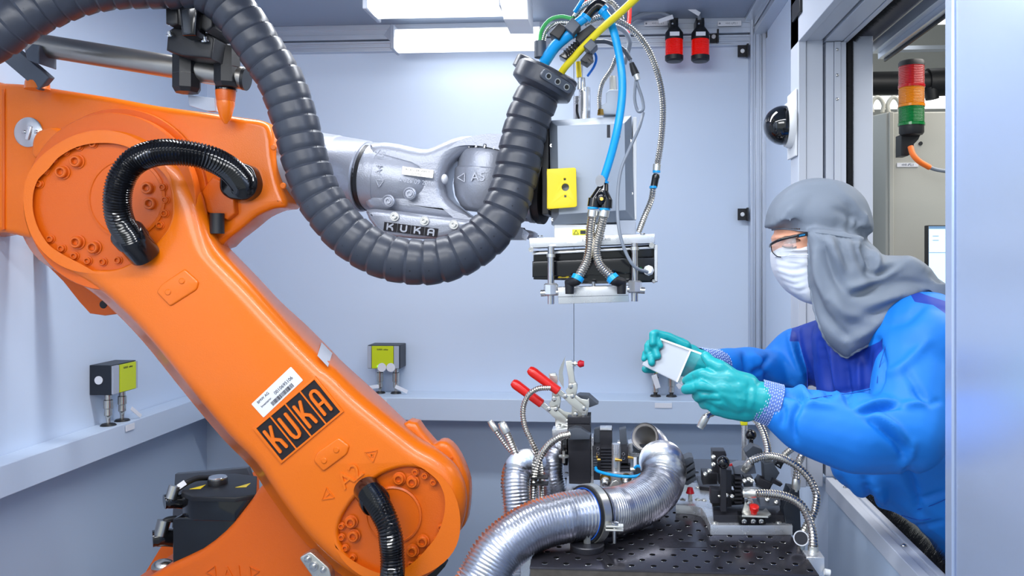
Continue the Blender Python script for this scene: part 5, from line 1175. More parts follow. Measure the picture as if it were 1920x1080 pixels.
def toggle(label, dx, dy, Y, upright):
    q = lambda x, y, yy=0: P(x + dx, y + dy, Y + yy)
    t = thing('toggle_clamp', label, 'clamp', q(1087, 782), 'red handled toggle clamps')
    a, b = q(997, 696, -.02), q(1040, 728, -.02); d = (b - a).normalized(); L = (b - a).length
    m = MB(); m.lathe(a, d, [(.0001, -.012), (.009, -.010), (.013, -.003), (.0142, .006), (.013, L * .6), (.0125, L + .012), (.010, L + .014), (.0001, L + .014)], 24); m.build('red_handle', REDP, t)
    m = MB(); m.bar(q(1042,729,-.018), q(1088,766,-.018), .014, .005); m.build('lever', STEEL, t, bev=.001)
    m = MB(); m.pprism([[(x + dx, y + dy) for x, y in ((1055,742),(1070,740),(1102,768),(1098,777),(1088,774),(1066,756))]], Y - .026, .004, .0008); m.build('lever_cheek', ZINC, t)
    m = MB(); m.pprism([[(x + dx, y + dy) for x, y in ((1070,752),(1080,738),(1083,728),(1080,718),(1068,722),(1060,733),(1066,746))]], Y - .015, .006, .001); m.build('link_plate', ZINC, t)
    m = MB(); m.pprism([[(x + dx, y + dy) for x, y in ((1068,745),(1080,741),(1090,748),(1101,750),(1104,747),(1105,758),(1101,780),(1072,780),(1072,760))]], Y - .008, .005, .001); m.build('side_sheet', ZINC, t)
    m = MB(); m.pprism([[(x + dx, y + dy) for x, y in ((1060,677),(1073,676),(1078,714),(1083,722),(1080,745),(1072,748),(1066,722),(1066,712))]], Y - .002, .012, .002); m.build('clamp_arm', ZINC, t)
    m = MB(); c_ = q(1087, 781); m.box(c_ + Vector((0, .01, .001)), (.05, .05, .004)); m.build('foot', ZINC, t, bev=.001)
    for x, y, r in ((1070,724,6),(1060,743,5),(1095,766,5),(1073,743,5),(1079,777,5),(1095,777,5)):
        m = MB(); rr = r * S(Y) * .8; m.lathe(q(x, y, -.028 if y > 740 and y < 770 else -.014), (0,-1,0), [(rr,0),(rr,.003),(rr*.5,.004),(.0001,.004)], 14); m.build('rivet', STEEL, t)
    return t, q
t, q = toggle('upper red handled toggle clamp standing on top of the black tower block', 0, 0, Yc + .03, True)
m = MB(); m.cyl(q(1073,681), q(1086,682), .004, .004, 12); m.lathe(q(1077,682), (1,0,0), [(.008,0),(.008,.004)], 6); m.build('spindle', ZINC, t)
m = MB(); m.lathe(q(1083,682), (1,0,0), [(.006,0),(.0105,.006),(.0105,.008),(.0075,.018),(.0001,.018)], 16); m.build('red_tip', REDK, t)
m = MB(); m.pprism([[(1060,668),(1052,684),(1048,695),(1047,712),(1057,728),(1057,712),(1055,700),(1058,682)]], Yc + .03, .003, 0); m.build('spring_sheet', STEEL, t)
t, q = toggle('lower red handled toggle clamp left of the black tower block', -31, 24, Yc + .05, False)
m = MB(); m.box(q(1070, 686), (.02, .02, .02)); m.build('arm_end', ZINC, t)
# ---- vise like gripper
vg = thing('gripper_unit', 'black finned gripper jaws with brass fittings beside the black tower', 'gripper', P(1150, 925, 2.2))
def vb(pts, Y, dep, mt=BLK, nm='jaw_block'): return blk(pts, Y, dep, mt, nm, .0008, vg)
vb([(1111,836),(1126,836),(1126,900),(1113,900)], 2.20, .05); vb([(1114,806),(1125,803),(1125,836),(1114,836)], 2.24, .03, GREYD)
vb([(1125,806),(1148,803),(1148,838),(1125,838)], 2.22, .03); vb([(1161,806),(1174,803),(1176,838),(1163,838)], 2.22, .03, GREYD); vb([(1125,802),(1147,802),(1147,807),(1125,807)], 2.215, .03, MALU, 'cap_strip')
for k in range(8): vb([(1126,839 + 5.8 * k),(1154 if k < 5 else 1182,839 + 5.8 * k),(1154 if k < 5 else 1182,843 + 5.8 * k),(1126,843 + 5.8 * k)], 2.19, .05, BLK, 'cooling_fin')
for k in range(6): vb([(1113,856 + 5 * k),(1120,856 + 5 * k),(1120,859 + 5 * k),(1113,859 + 5 * k)], 2.195, .02, GREYD, 'rack_tooth')
vb([(1164,838),(1178,838),(1178,872),(1164,872)], 2.19, .05); vb([(1127,840),(1152,840),(1152,880),(1127,880)], 2.205, .04); vb([(1127,876),(1182,876),(1182,884),(1127,884)], 2.205, .04)
vb([(1125,887),(1184,887),(1184,913),(1125,913)], 2.17, .012, MALU, 'front_plate')
for px in (1135, 1174):
    m = MB(); c = P(px,903,2.165); m.lathe(c, (0,-1,0), [(.013,0),(.013,.003),(.009,.004),(.009,.020),(.006,.022),(.0001,.022)], 18); m.build('plunger', STEEL, vg); m = MB(); m.lathe(c + Z3*.008, (0,-1,0), [(.015,0),(.015,.002)], 18); m.build('brass_ring', BRASS, vg)
m = MB(); m.cyl(P(1155,895,2.19), P(1155,832,2.19), .012, .012, 20); m.build('guide_rod', MALU, vg); m = MB(); m.cyl(P(1172,832,2.23), P(1158,832,2.23), .010, .010, 16); m.build('guide_bush', MALU, vg)
for a, b in (((1153,862),(1166,863)),((1177,857),(1188,859)),((1120,862),(1126,862)),((1118,857),(1121,857))):
    m = MB(); m.cyl(P(*a,2.175), P(*b,2.175), .0045, .0035, 12); m.build('brass_fitting', BRASS, vg)
for q_ in ((1121,841),(1121,850),(1169,851),(1169,859),(1157,842)):
    m = MB(); m.lathe(P(q_[0],q_[1],2.188), (0,-1,0), [(.0045,0),(.0045,.001),(.0028,.001)], 14, 0, False); m.build('bore_ring', STEEL, vg)
m = MB(); m.cyl(P(1182,880,2.17), P(1191,879,2.17), .0075, .0065, 8); m.build('push_fitting', ZINC, vg); m = MB(); m.cyl(P(1191,875,2.17), P(1191,858,2.17), .005, .005, 10); m.build('cable_tie', LABEL, vg)
m = MB(); m.pprism([[(1143,915),(1148,903),(1155,900),(1162,905),(1164,917),(1158,920),(1148,920)]], 2.12, .012, .002); m.build('small_clamp', ZINC, vg)
for px in (1151,1159): m = MB(); m.cyl(P(px,922,2.11), P(px,928,2.11), .0045,.0045,10); m.build('red_grip', REDP, vg)
line('air_line', 'thin blue air line looping in front of the gripper jaws', [(1117,877,2.17),(1120,883,2.15),(1140,889,2.13),(1165,893,2.11),(1192,893,2.11),(1207,886,2.12),(1206,878,2.14),(1196,874,2.16),(1188,879,2.17)], .0042, BLUET, 'tube')
mb = MB(); mb.pprism([[(1186,857),(1222,856),(1222,892),(1188,892)]], 2.28, .05, .001); mb.pprism([[(1186,838),(1226,840),(1224,848),(1188,848)]], 2.30, .04, .001)
sb_ = thing('machine_block', 'dark block with aluminium fringe under the open duct mouth', 'block', P(1205, 892, 2.28)); mb.build('block', GREYD, sb_); mb = MB(); mb.pprism([[(1178,832),(1186,830),(1186,850),(1222,850),(1222,856),(1178,856)]], 2.29, .05, .001); mb.build('angle_sheet', MALU, sb_)
# ribbed dark block behind the duct
t = thing('ribbed_block', 'dark wedge shaped ribbed block behind the big silver duct', 'block', P(1290, 905, 2.14))
for k, pts in enumerate(([(1268,868),(1292,857),(1300,858),(1300,866),(1272,884)], [(1270,890),(1302,868),(1303,876),(1272,896)], [(1272,899),(1304,880),(1305,888),(1276,906)], [(1278,908),(1305,893),(1306,900),(1290,910)])):
    m = MB(); m.pprism([pts], 2.12, .05, .001); m.build('rib', GREYD, t, ang=25)
# ================================================================ FLEXIBLE DUCTS
def duct(label, pts, r, pitch=.0072, loc=None, open_end=False, seg=44, dep=.0060):
    pp = [P(*p) for p in pts]; t = thing('flexible_duct', label, 'duct', min(pp, key=lambda p: p.z) - Z3 * r)
    m = MB(); m.ribbed(pp, r, pitch, dep, seg, 0, 'sin', 14, not open_end); m.build('duct_wall', DUCTM, t)
    if open_end:
        m = MB(); m.ribbed(pp, r - .003, pitch, dep, seg, 0, 'sin', 14, False); m.f = [tuple(reversed(f)) for f in m.f]; m.build('inner_wall', DUCTI, t)
    return t
duct('big silver flexible duct lying across table front through the ring clamp', [(875,1150,1.70),(905,1085,1.72),(940,1030,1.75),(1000,988,1.79),(1060,970,1.82),(1105,963,1.85),(1160,957,1.91),(1206,940,1.965),(1234,916,2.01),(1245,888,2.05),(1243,868,2.10),(1237,866,2.17)], .0565)
duct('silver flexible duct standing upright left of the table', [(1000,868,2.20),(986,868,2.12),(972,878,2.05),(966,902,2.02),(968,940,2.0),(974,1000,1.99),(972,1060,1.98),(970,1140,1.98)], .037)
duct('silver flexible duct curving down behind the left conduits', [(1062,838,2.32),(1046,844,2.28),(1035,862,2.26),(1034,890,2.24),(1040,925,2.24)], .036)
duct('open silver duct mouth pointing towards the left behind the big duct', [(1209,819,2.29),(1216,823,2.33),(1228,834,2.38),(1236,856,2.42),(1240,885,2.44)], .040, .008, open_end=True)
# ring clamp stand
ZR = ZTB; base = onz(1101, 1030, ZR)
rs = thing('duct_clamp_stand', 'ring clamp with blue lining on round black foot holding the big duct', 'clamp stand', base)
m = MB(); m.lathe(base, (0,0,1), [(.0001,0.0005),(.038,.0005),(.039,.003),(.039,.013),(.037,.015),(.0001,.015)], 44); m.build('foot', BLK, rs)
m = MB(); m.lathe(base, (0,0,1), [(.009,.014),(.009,.034),(.0001,.034)], 6); m.build('stem', ZINC, rs)
rc = P(1105, 963, 1.85); rd = (P(1160, 957, 1.93) - P(1060, 970, 1.82)).normalized()
for nm, r0, r1, w_, mt in (('blue_lining', .0575, .0595, .036, mat('blue_lining',(30,90,190),.5)), ('rubber_ring', .059, .065, .034, BLKP), ('steel_band', .0648, .0675, .020, ZINC)):
    m = MB(); m.lathe(rc - rd * w_ / 2, rd, [(r0, 0), (r1, 0), (r1, w_), (r0, w_), (r0, 0)], 56, 0, False); m.build(nm, mt, rs)
e = rc + Vector((.05, -.055, -.012)); m = MB(); m.bar(e + Vector((-.012,0,.004)), e + Vector((.028,0,.004)), .018, .004, (0,0,1)); m.bar(e + Vector((-.012,0,-.004)), e + Vector((.028,0,-.004)), .018, .004, (0,0,1)); m.build('band_lug', ZINC, rs, bev=.001)
m = MB(); m.lathe(e + Vector((.008,0,.006)), (0,0,1), [(.009,0),(.009,.005),(.004,.007),(.0001,.006)], 16); m.cyl(e + Vector((.008,0,-.035)), e + Vector((.008,0,.0)), .004, .004, 10); m.build('clamp_screw', STEEL, rs)
# ---- conduits on the left
conduit('leftmost braided conduit with open tip beside the upright duct', [(922,795,2.10),(935,815,2.10),(955,842,2.10),(982,872,2.10),(1003,905,2.12),(1004,960,2.14)], .0072)
conduit('second braided conduit with open tip beside the upright duct', [(943,798,2.06),(954,820,2.06),(966,848,2.06),(980,880,2.06),(988,920,2.07),(990,980,2.08)], .0098)
conduit('braided conduit looping up to the lower toggle clamp', [(1030,727,2.2),(1008,729,2.18),(990,742,2.16),(981,766,2.14),(983,795,2.12),(995,825,2.10),(1008,852,2.09),(1014,880,2.09),(1016,940,2.10)], .0080, False, False)
conduit('braided conduit bending from the dark wedge down past the upright duct', [(1066,815,2.12),(1048,820,2.10),(1028,835,2.08),(1012,858,2.06),(1003,885,2.05),(1000,920,2.05),(998,985,2.06)], .0102, False, False)
for k, py in enumerate((894, 906, 940)):
    m = MB(); c = P(1012, py, 2.05); m.box(c, (.045, .03, .004)); tag(m.build('cable_tie', BLKP, bev=.001), ('upper', 'middle', 'lower')[k] + ' black cable tie round the left conduit bundle', 'cable tie')
# ================================================================ PERSON
SKIN = mat('skin', (206, 150, 124), 0.5, bump=.05, bscale=400)
CLOTH = mat('blue_coverall_cloth', (6, 112, 204), 0.6, bump=.12, bscale=900)
CLOTHD = mat('dark_blue_yoke_cloth', (8, 50, 150), 0.62, bump=.12, bscale=900)
HOODM = mat('grey_hood_cloth', (112, 122, 136), 0.7, bump=.12, bscale=900)
MASKM = mat('white_mask_fabric', (206, 211, 222), 0.7, bump=.1, bscale=600)
GLOVE = mat('teal_nitrile_glove', (0, 144, 150), 0.42, coat=.08, bump=.10, bscale=120)
KNIT = mat('blue_knit', (84, 112, 178), 0.8); KNITW = mat('pale_knit_stitch', (176, 192, 226), 0.8)
def voxel(mb, vox, smooth=4, fac=.5):
    me = bpy.data.meshes.new('tmp'); me.from_pydata([tuple(p) for p in mb.v], [], mb.f); me.update()
    o = bpy.data.objects.new('tmp', me); C.objects.link(o)
    r = o.modifiers.new('r', 'REMESH'); r.mode = 'VOXEL'; r.voxel_size = vox; r.use_smooth_shade = True
    if smooth: s_ = o.modifiers.new('s', 'SMOOTH'); s_.factor = fac; s_.iterations = smooth
    dg = bpy.context.evaluated_depsgraph_get(); dg.update(); ev = bpy.data.meshes.new_from_object(o.evaluated_get(dg))
    out = MB(); out.add([v.co.copy() for v in ev.vertices], [tuple(f.vertices) for f in ev.polygons])
    out.nor = [v.normal.copy() for v in ev.vertices]
    bpy.data.objects.remove(o); bpy.data.meshes.remove(me); bpy.data.meshes.remove(ev); return out
def folds(mb, fl, noise_amp=0.0, nscale=20, back=False, amp_=1.0, sm_=2):
    """real wrinkles: move the surface in or out along creases traced over the cloth"""
    segs = []
    for pts, wd, am in fl:
        P2 = crom([(x, y, 0) for x, y in pts], 4) if len(pts) > 2 else [Vector((x, y, 0)) for x, y in pts]
        n = len(P2) - 1
        for i in range(n): segs.append((P2[i].x, P2[i].y, P2[i+1].x, P2[i+1].y, wd, amp_ * am * (sin(pi * (i + .5) / n) ** .5)))
    bb = [(min(s_[0], s_[2]) - 3 * s_[4], max(s_[0], s_[2]) + 3 * s_[4], min(s_[1], s_[3]) - 3 * s_[4], max(s_[1], s_[3]) + 3 * s_[4]) for s_ in segs]
    for i, p in enumerate(mb.v):
        n = mb.nor[i]; x, y = proj(p); acc = {}
        if n.y < .25 or back:
            for s_, b in zip(segs, bb):
                if b[0] < x < b[1] and b[2] < y < b[3]:
                    dx, dy = s_[2] - s_[0], s_[3] - s_[1]; L2 = dx * dx + dy * dy + 1e-9
                    t = max(0, min(1, ((x - s_[0]) * dx + (y - s_[1]) * dy) / L2)); d2 = (x - s_[0] - t * dx) ** 2 + (y - s_[1] - t * dy) ** 2
                    w2 = math.exp(-d2 / (s_[4] ** 2)) * s_[5]; k = (s_[4], s_[5] > 0)
                    if abs(w2) > abs(acc.get(k, 0)): acc[k] = w2
        d = sum(acc.values())
        if noise_amp: d += noise_amp * noise.noise(p * nscale)
        mb.v[i] = p + n * d * (1 if back else min(1, max(0, (.35 - n.y) / .3)))
    nb = [set() for _ in mb.v]
    for f in mb.f:
        for a, b_ in zip(f, f[1:] + f[:1]): nb[a].add(b_); nb[b_].add(a)
    for _ in range(sm_): mb.v = [p * .4 + sum((mb.v[j] for j in nb[i]), Vector()) * (.6 / max(1, len(nb[i]))) for i, p in enumerate(mb.v)]
    return mb
person = thing('person', 'person in grey hood, white mask and blue coverall leaning through window with glass plate', 'person', (.95, 1.78, 0))
# --- body: one continuous surface
hc = P(1532, 432, 1.80)
b = MB()
b.ell(hc + Vector((.005, 0, .0)), (.098, .076, .100), None, 32, 20)                 # skull
b.ell(P(1490, 470, 1.79), (.050, .058, .075), None, 24, 14)           # face mass
b.cap(P(1470, 476, 1.785), P(1464, 494, 1.785), .010, .012)            # nose
b.ell(P(1472, 446, 1.785), (.030, .058, .012), None)                     # brow
b.cap(P(1486, 515, 1.79), P(1508, 535, 1.79), .024, .030)           # chin, jaw
b.ell(P(1492, 482, 1.745), (.026, .018, .022), None)                   # cheek
b.cap(P(1545, 500, 1.80), P(1640, 580, 1.80), .060, .070)             # neck
b.cap(P(1640, 600, 1.80), (.86, 1.78, 1.12), .10, .13); b.cap((.86, 1.78, 1.12), (.93, 1.78, .93), .13, .145)
for (s0, e0, w0) in ((P(1722, 640, 1.62), P(1698, 800, 1.52), P(1440, 760, 1.53)), (P(1590, 640, 1.95), P(1450, 700, 1.97), P(1325, 684, 1.72))):
    b.cap(P(1660, 620, 1.80), s0, .06, .038); b.cap(s0, e0, .038, .028); b.cap(e0, w0, .026, .018)
for dy in (-.10, .10): b.cap((.93, 1.78 + dy * .8, .90), (.98, 1.78 + dy, .48), .085, .058); b.cap((.98, 1.78 + dy, .48), (1.02, 1.78 + dy, .06), .055, .038)
bd_ = voxel(b, .005, 5); bo = bd_.build('body', SKIN, person, ang=180)
# eye, eyebrow, ear are part of the face
m = MB(); ec = P(1478, 461, 1.737)
m.ell(ec, (.011, .005, .005), None, 18, 10); m.build('eyelid', mat('eyelid_skin', (176, 118, 98), .5), bo)
m = MB(); m.tube(crom([ec + Vector((-.014, -.004, -.0005)), ec + Vector((-.004, -.0075, -.0045)), ec + Vector((.008, -.007, -.0045)), ec + Vector((.016, -.004, -.002))], 4), .0013, 6); m.build('eyelashes', mat('lash', (60, 40, 34), .6), bo)
m = MB(); m.tube(crom([ec + Vector((-.022, -.0, .013)), ec + Vector((-.008, -.006, .018)), ec + Vector((.012, -.006, .017)), ec + Vector((.024, -.002, .012))], 4), [.002]*4 + [.0032]*5 + [.0018]*4, 8); m.build('eyebrow', mat('brow_hair', (120, 84, 64), .7), bo)
# --- mask
b = MB()
b.pprism([[(1449,474),(1460,464),(1490,461),(1528,460),(1538,500),(1538,566),(1514,568),(1498,560),(1479,547),(1464,530),(1454,511),(1450,495)]], 1.720, .13, .030, .045, 5, 0, 2, 1.775)
mk = voxel(b, .0035, 6)
folds(mk, [([(1456,486),(1485,488),(1518,484)], 2.2, -.0016), ([(1456,500),(1485,508),(1518,500)], 2.5, -.003), ([(1458,512),(1490,522),(1518,512)], 2.5, -.003), ([(1466,526),(1490,534),(1516,524)], 2.5, -.0025), ([(1480,540),(1500,546),(1518,538)], 3, -.0025), ([(1460,494),(1490,498),(1518,492)], 3, .002), ([(1462,506),(1500,514),(1518,506)], 3, .0018)], .0012, 45)
mo = mk.build('face_mask', MASKM, person, ang=180)
m = MB(); m.tube(crom([P(1452,481,1.745), P(1470,480,1.716), P(1495,478,1.708), P(1516,477,1.70)], 5), .0012, 8); m.build('mask_seam', MASKM, mo)
# --- safety glasses
gl = MB(); LY = 1.716
gl.tube(crom([P(1444,462,1.775), P(1447,457,1.745), P(1462,450,1.715), P(1484,444,1.704), P(1505,440,1.702), P(1516,438,1.705)], 8), .0030, 10); gf = gl.build('safety_glasses', BLKG, person)
m = MB(); m.bar(P(1494,443,1.700), P(1514,438,1.700), .0085, .004); m.build('temple_arm', BLKG, gf, bev=.001)
text('uvex', .0065, P(1504,440.5,1.6975), Vector((1,0,.2)), Z3, BLUET, 'lettering', gf)
m = MB(); vv = []; n = 10
for i in range(n + 1):
    t_ = i / n; x = 1446 + 46 * t_; yt = 459 - 14 * t_ ** .8; yb = 478 + 4 * sin(pi * min(1, t_ * 1.1)) - 26 * max(0, t_ - .55) ; Y_ = 1.775 - .072 * sin(pi / 2 * min(1, t_ * 1.3))
    vv += [P(x, yt, Y_), P(x + 1, (yt + yb) / 2, Y_ - .006), P(x + 2, yb, Y_ + .0)]
k_ = len(vv); m.add(vv, [(3*i+j, 3*i+j+1, 3*i+4+j, 3*i+3+j) for i in range(n) for j in range(2)])
lo = m.build('lens', mat('clear_lens', (225, 235, 240), .04, alpha=.14, coat=1.0), gf, ang=180); so = lo.modifiers.new('thick', 'SOLIDIFY'); so.thickness = .0018
m = MB(); m.tube(crom([P(1446,461,1.772), P(1448,472,1.76), P(1456,480,1.735), P(1464,482,1.72)], 5), .0011, 8); m.build('lens_rim', BLKG, gf)
# --- hood: cap and cape as one cloth
b = MB()
b.ell(P(1533, 402, 1.80), (.102, .100, .080), None, 40, 24)
b.ell(P(1560, 418, 1.80), (.080, .095, .070), None)
b.cap(P(1492, 418, 1.80), P(1604, 432, 1.80), .048, .030)
hcap = [(1443,428),(1441,418),(1444,400),(1452,380),(1466,362),(1486,349),(1512,342),(1540,339),(1566,343),(1592,354),(1610,372),(1619,392),(1625,412),(1626,430),(1621,441),(1560,434),(1500,428)]
b.pprism([hcap], 1.712, .176, .048, .048, 6, 0, 2, 1.795)
cape = [(1513,430),(1560,434),(1618,441),(1624,450),(1640,470),(1660,478),(1690,480),(1718,487),(1745,508),(1762,532),(1785,560),(1790,590),(1765,566),(1738,560),(1714,563),(1690,582),(1668,612),(1645,636),(1622,652),(1600,664),(1586,673),(1568,660),(1548,640),(1534,612),(1526,580),(1520,540),(1516,490)]
b.pprism([cape], 1.655, .27, .045, .06, 6, 0, 2, 1.70)
b.cap(P(1560, 470, 1.78), P(1600, 560, 1.77), .075, .105); b.cap(P(1600, 560, 1.77), P(1690, 560, 1.76), .095, .070); b.cap(P(1700, 540, 1.76), P(1770, 575, 1.76), .055, .045)
hd_ = voxel(b, .0046, 10)
random.seed(8)
PL = []
for i in range(13):
    x0_ = 1545 + i * 6.2; PL.append(([(x0_, 441 + i * .7), (x0_ + random.uniform(-1, 3), 455 + i * .7), (x0_ + random.uniform(-2, 5), 466 + random.uniform(0, 14))], 1.9, -.0034 * random.uniform(.5, 1.2)))
for i in range(16):
    x0_ = 1450 + i * 10.5; PL.append(([(x0_, 424 + (x0_ - 1443) * .09), (x0_ + random.uniform(-1, 2), 418 + (x0_ - 1443) * .08), (x0_ + random.uniform(-2, 4), 405 + (x0_ - 1443) * .06)], 1.8, -.0018 * random.uniform(.4, 1.3)))
for i in range(6): PL.append(([(1588 + i * 6, 446), (1592 + i * 5.2, 428), (1590 + i * 4, 408 - i * 2)], 2.2, -.0036))
folds(hd_, PL + [
 ([(1510,433),(1560,438),(1590,444),(1624,450)], 2.6, -.0035), ([(1520,430),(1580,438),(1624,444)], 2.6, .002),
 ([(1566,392),(1590,402),(1612,412)], 6, -.005), ([(1588,384),(1604,400),(1610,420)], 5, -.004), ([(1570,356),(1596,376),(1612,402)], 7, .003), ([(1600,425),(1606,410),(1604,395)], 3, .004), ([(1590,430),(1596,415),(1594,404)], 3, -.004), ([(1462,380),(1500,358),(1545,352)], 4, -.0012), ([(1545,350),(1575,370),(1590,400)], 4, -.0012),
 ([(1622,452),(1630,480),(1634,498),(1628,515)], 7, -.016), ([(1640,474),(1644,490),(1640,505)], 6, .009), ([(1604,452),(1612,480),(1622,510),(1640,520),(1662,508),(1690,490)], 8, -.012), ([(1612,500),(1630,524),(1655,524),(1685,505)], 7, .010),
 ([(1596,554),(1625,545),(1652,528),(1680,512)], 8, -.012), ([(1590,540),(1618,534),(1645,520)], 7, .008), ([(1660,500),(1700,492),(1735,510)], 9, .009), ([(1650,545),(1690,530),(1740,535)], 10, -.006),
 ([(1540,450),(1548,480),(1565,520),(1590,552)], 8, -.010), ([(1556,446),(1566,476),(1580,505)], 6, .008), ([(1575,448),(1585,476),(1592,500)], 6, -.008), ([(1528,470),(1534,520),(1548,560)], 7, .007), ([(1526,540),(1540,580),(1560,610)], 8, -.006),
 ([(1560,560),(1590,590),(1640,600)], 10, .008), ([(1548,590),(1575,620),(1600,640)], 9, -.006), ([(1600,600),(1640,590),(1690,560)], 9, -.006), ([(1620,575),(1670,560),(1730,545)], 8, .006), ([(1590,640),(1630,620),(1665,590)], 8, .005)], .0034, 15, False, 1.6)
hd_.v = [p + hd_.nor[i] * .0006 * sin(p.x * 700 + p.z * 300) * (1 if abs(proj(p)[1] - 433 - (proj(p)[0] - 1441) * .1) < 7 else 0) for i, p in enumerate(hd_.v)]
# leave the face free: faces in front of the cape edge and below the brow hem are not cloth
HEM = [(540,1518),(560,1522),(585,1527),(612,1536),(638,1548),(658,1566),(670,1584),(680,1600)]
def np_hem(y):
    for (y0, x0), (y1, x1) in zip(HEM, HEM[1:]):
        if y0 <= y <= y1: return x0 + (x1 - x0) * (y - y0) / (y1 - y0)
    return -1e9
keepf = []
for f in hd_.f:
    c_ = sum((hd_.v[i] for i in f), Vector()) / len(f); x, y = proj(c_)
    hx_ = np_hem(y)
    keepf.append(not (x < hx_ and y > 540) and not (x < 1514 + .0 * y and y > 430 + (x - 1443) * .045) and not (x < 1500 and c_.z < P(1480, 431, 1.8).z))
hd_.m = [m_ for m_, k in zip(hd_.m, keepf) if k]; hd_.f = [f for f, k in zip(hd_.f, keepf) if k]
ho = hd_.build('hood', HOODM, person, ang=180)
# hem cord at the brow and stitched edge of the cape
def hug(pts, Y0, off, dst):
    """points of a seam laid on the surface: nearest cloth vertex seen at that place"""
    out = []; pv = [(proj(p), p) for p, n in zip(dst.v, dst.nor) if n.y < .4]
    for x, y in pts:
        c_ = min(pv, key=lambda q: (q[0][0] - x) ** 2 + (q[0][1] - y) ** 2 + (q[1].y - 1.6) * 30); out.append(P(x, y, c_[1].y) - Y3 * off)
    return out
m = MB(); m.tube(crom(hug([(1448,431),(1460,429),(1480,430),(1505,433),(1530,436),(1560,440),(1590,445),(1618,449)], 0, -.0006, hd_), 5), .0020, 8); m.build('hood_seam', HOODM, ho)
m = MB(); pth = crom(hug([(1515,434),(1517,470),(1519,510),(1521,545),(1528,585),(1537,612),(1549,638),(1568,658),(1586,670),(1602,661),(1624,649),(1648,631),(1670,606),(1692,579),(1716,562),(1740,559)], 0, .0, hd_), 6); m.tube(pth, [.0028 + .0009 * sin(i * 1.7) for i in range(len(pth))], 8); m.build('cape_hem', HOODM, ho)
# --- coverall
b = MB()
NS, NE, NW = P(1742, 655, 1.62), P(1690, 812, 1.53), P(1452, 757, 1.53)
b.cap(P(1735, 632, 1.66), NE + Vector((.012, .005, .0)), .092, .076); b.cap(NE, P(1600, 812, 1.52), .073, .073); b.cap(P(1600, 812, 1.52), P(1510, 788, 1.52), .073, .060); b.cap(P(1510, 788, 1.52), P(1474, 772, 1.525), .060, .046); b.cap(P(1474, 772, 1.525), P(1462, 765, 1.527), .046, .040)
b.cap(P(1660, 640, 1.80), NS, .11, .085)
FS, FE, FW = P(1575, 655, 1.95), P(1455, 704, 1.97), P(1340, 684, 1.76)
b.cap(P(1620, 640, 1.86), FS, .10, .085); b.cap(FS, P(1500, 672, 1.97), .085, .076); b.cap(P(1500, 672, 1.97), FE, .076, .062); b.cap(FE, P(1400, 688, 1.88), .060, .046); b.cap(P(1400, 688, 1.88), P(1352, 685, 1.78), .046, .036); b.cap(P(1352, 685, 1.78), P(1335, 684, 1.74), .036, .033)
b.cap(P(1632, 650, 1.80), P(1665, 800, 1.78), .125, .135); b.cap(P(1665, 800, 1.78), (.80, 1.78, 1.08), .135, .150); b.cap((.80, 1.78, 1.08), (.91, 1.78, .92), .150, .165)
b.cap(P(1590, 690, 1.80), P(1630, 860, 1.76), .075, .085)
for dy in (-.11, .11): b.cap((.93, 1.78 + dy * .8, .90), (.98, 1.78 + dy, .48), .105, .078); b.cap((.98, 1.78 + dy, .48), (1.02, 1.78 + dy, .05), .078, .062)
cv = voxel(b, .0046, 10)
folds(cv, [
 # near sleeve
 ([(1473,728),(1492,737),(1505,750),(1495,770),(1488,790)], 5, -.008), ([(1490,722),(1512,736),(1522,752)], 6, .006), ([(1490,772),(1486,800),(1492,828)], 5, -.008), ([(1500,760),(1520,757),(1560,762)], 5, .005), ([(1462,750),(1470,775),(1466,796)], 5, -.006),
 ([(1610,772),(1640,765),(1672,760),(1690,762)], 5, -.012), ([(1612,764),(1640,756),(1675,752)], 5, .008), ([(1626,782),(1660,808),(1688,838),(1700,866)], 8, -.011), ([(1640,775),(1675,800),(1702,830)], 7, .009), ([(1690,880),(1706,858),(1712,830)], 6, .006), ([(1680,762),(1720,756),(1752,758)], 6, .006), ([(1715,730),(1740,757),(1760,752)], 5, -.006),
 ([(1660,700),(1690,690),(1740,640)], 9, .006), ([(1700,700),(1720,730),(1745,755)], 7, -.005), ([(1648,640),(1652,690),(1640,740)], 7, -.010), ([(1668,610),(1700,600),(1730,575)], 8, -.005),
 # far sleeve
 ([(1494,610),(1500,660),(1515,700),(1522,745)], 6, -.010), ([(1480,625),(1490,665),(1508,715)], 6, .008), ([(1440,672),(1425,690),(1412,700)], 5, -.008), ([(1395,668),(1402,690),(1398,715)], 6, -.008), ([(1410,665),(1422,680),(1430,720)], 6, .007), ([(1430,700),(1460,730),(1510,742)], 7, -.008), ([(1450,655),(1480,690),(1500,720)], 7, .005), ([(1365,668),(1372,690),(1366,712)], 5, -.006),
 # chest and belly
 ([(1540,640),(1546,700),(1555,740)], 6, -.010), ([(1560,650),(1566,700),(1572,745)], 6, .008), ([(1585,680),(1590,740),(1596,760)], 6, -.008), ([(1610,680),(1612,730)], 6, .006), ([(1520,745),(1560,738),(1630,728)], 3, -.004),
 ([(1575,900),(1610,960),(1640,985)], 7, -.008), ([(1640,905),(1660,950),(1690,990)], 10, .010), ([(1620,900),(1640,950),(1665,980)], 8, -.009), ([(1700,880),(1715,920),(1722,960)], 8, -.008), ([(1720,940),(1750,930),(1775,920)], 5, -.005), ([(1700,990),(1740,985),(1775,975)], 4, -.004)], .0045, 13, False, 1.6)
yoke = []
poly = [(1500,560),(1534,596),(1560,640),(1600,664),(1650,640),(1672,612),(1660,650),(1648,690),(1644,718),(1630,728),(1560,742),(1514,745),(1512,690),(1498,640),(1480,640),(1488,600)]
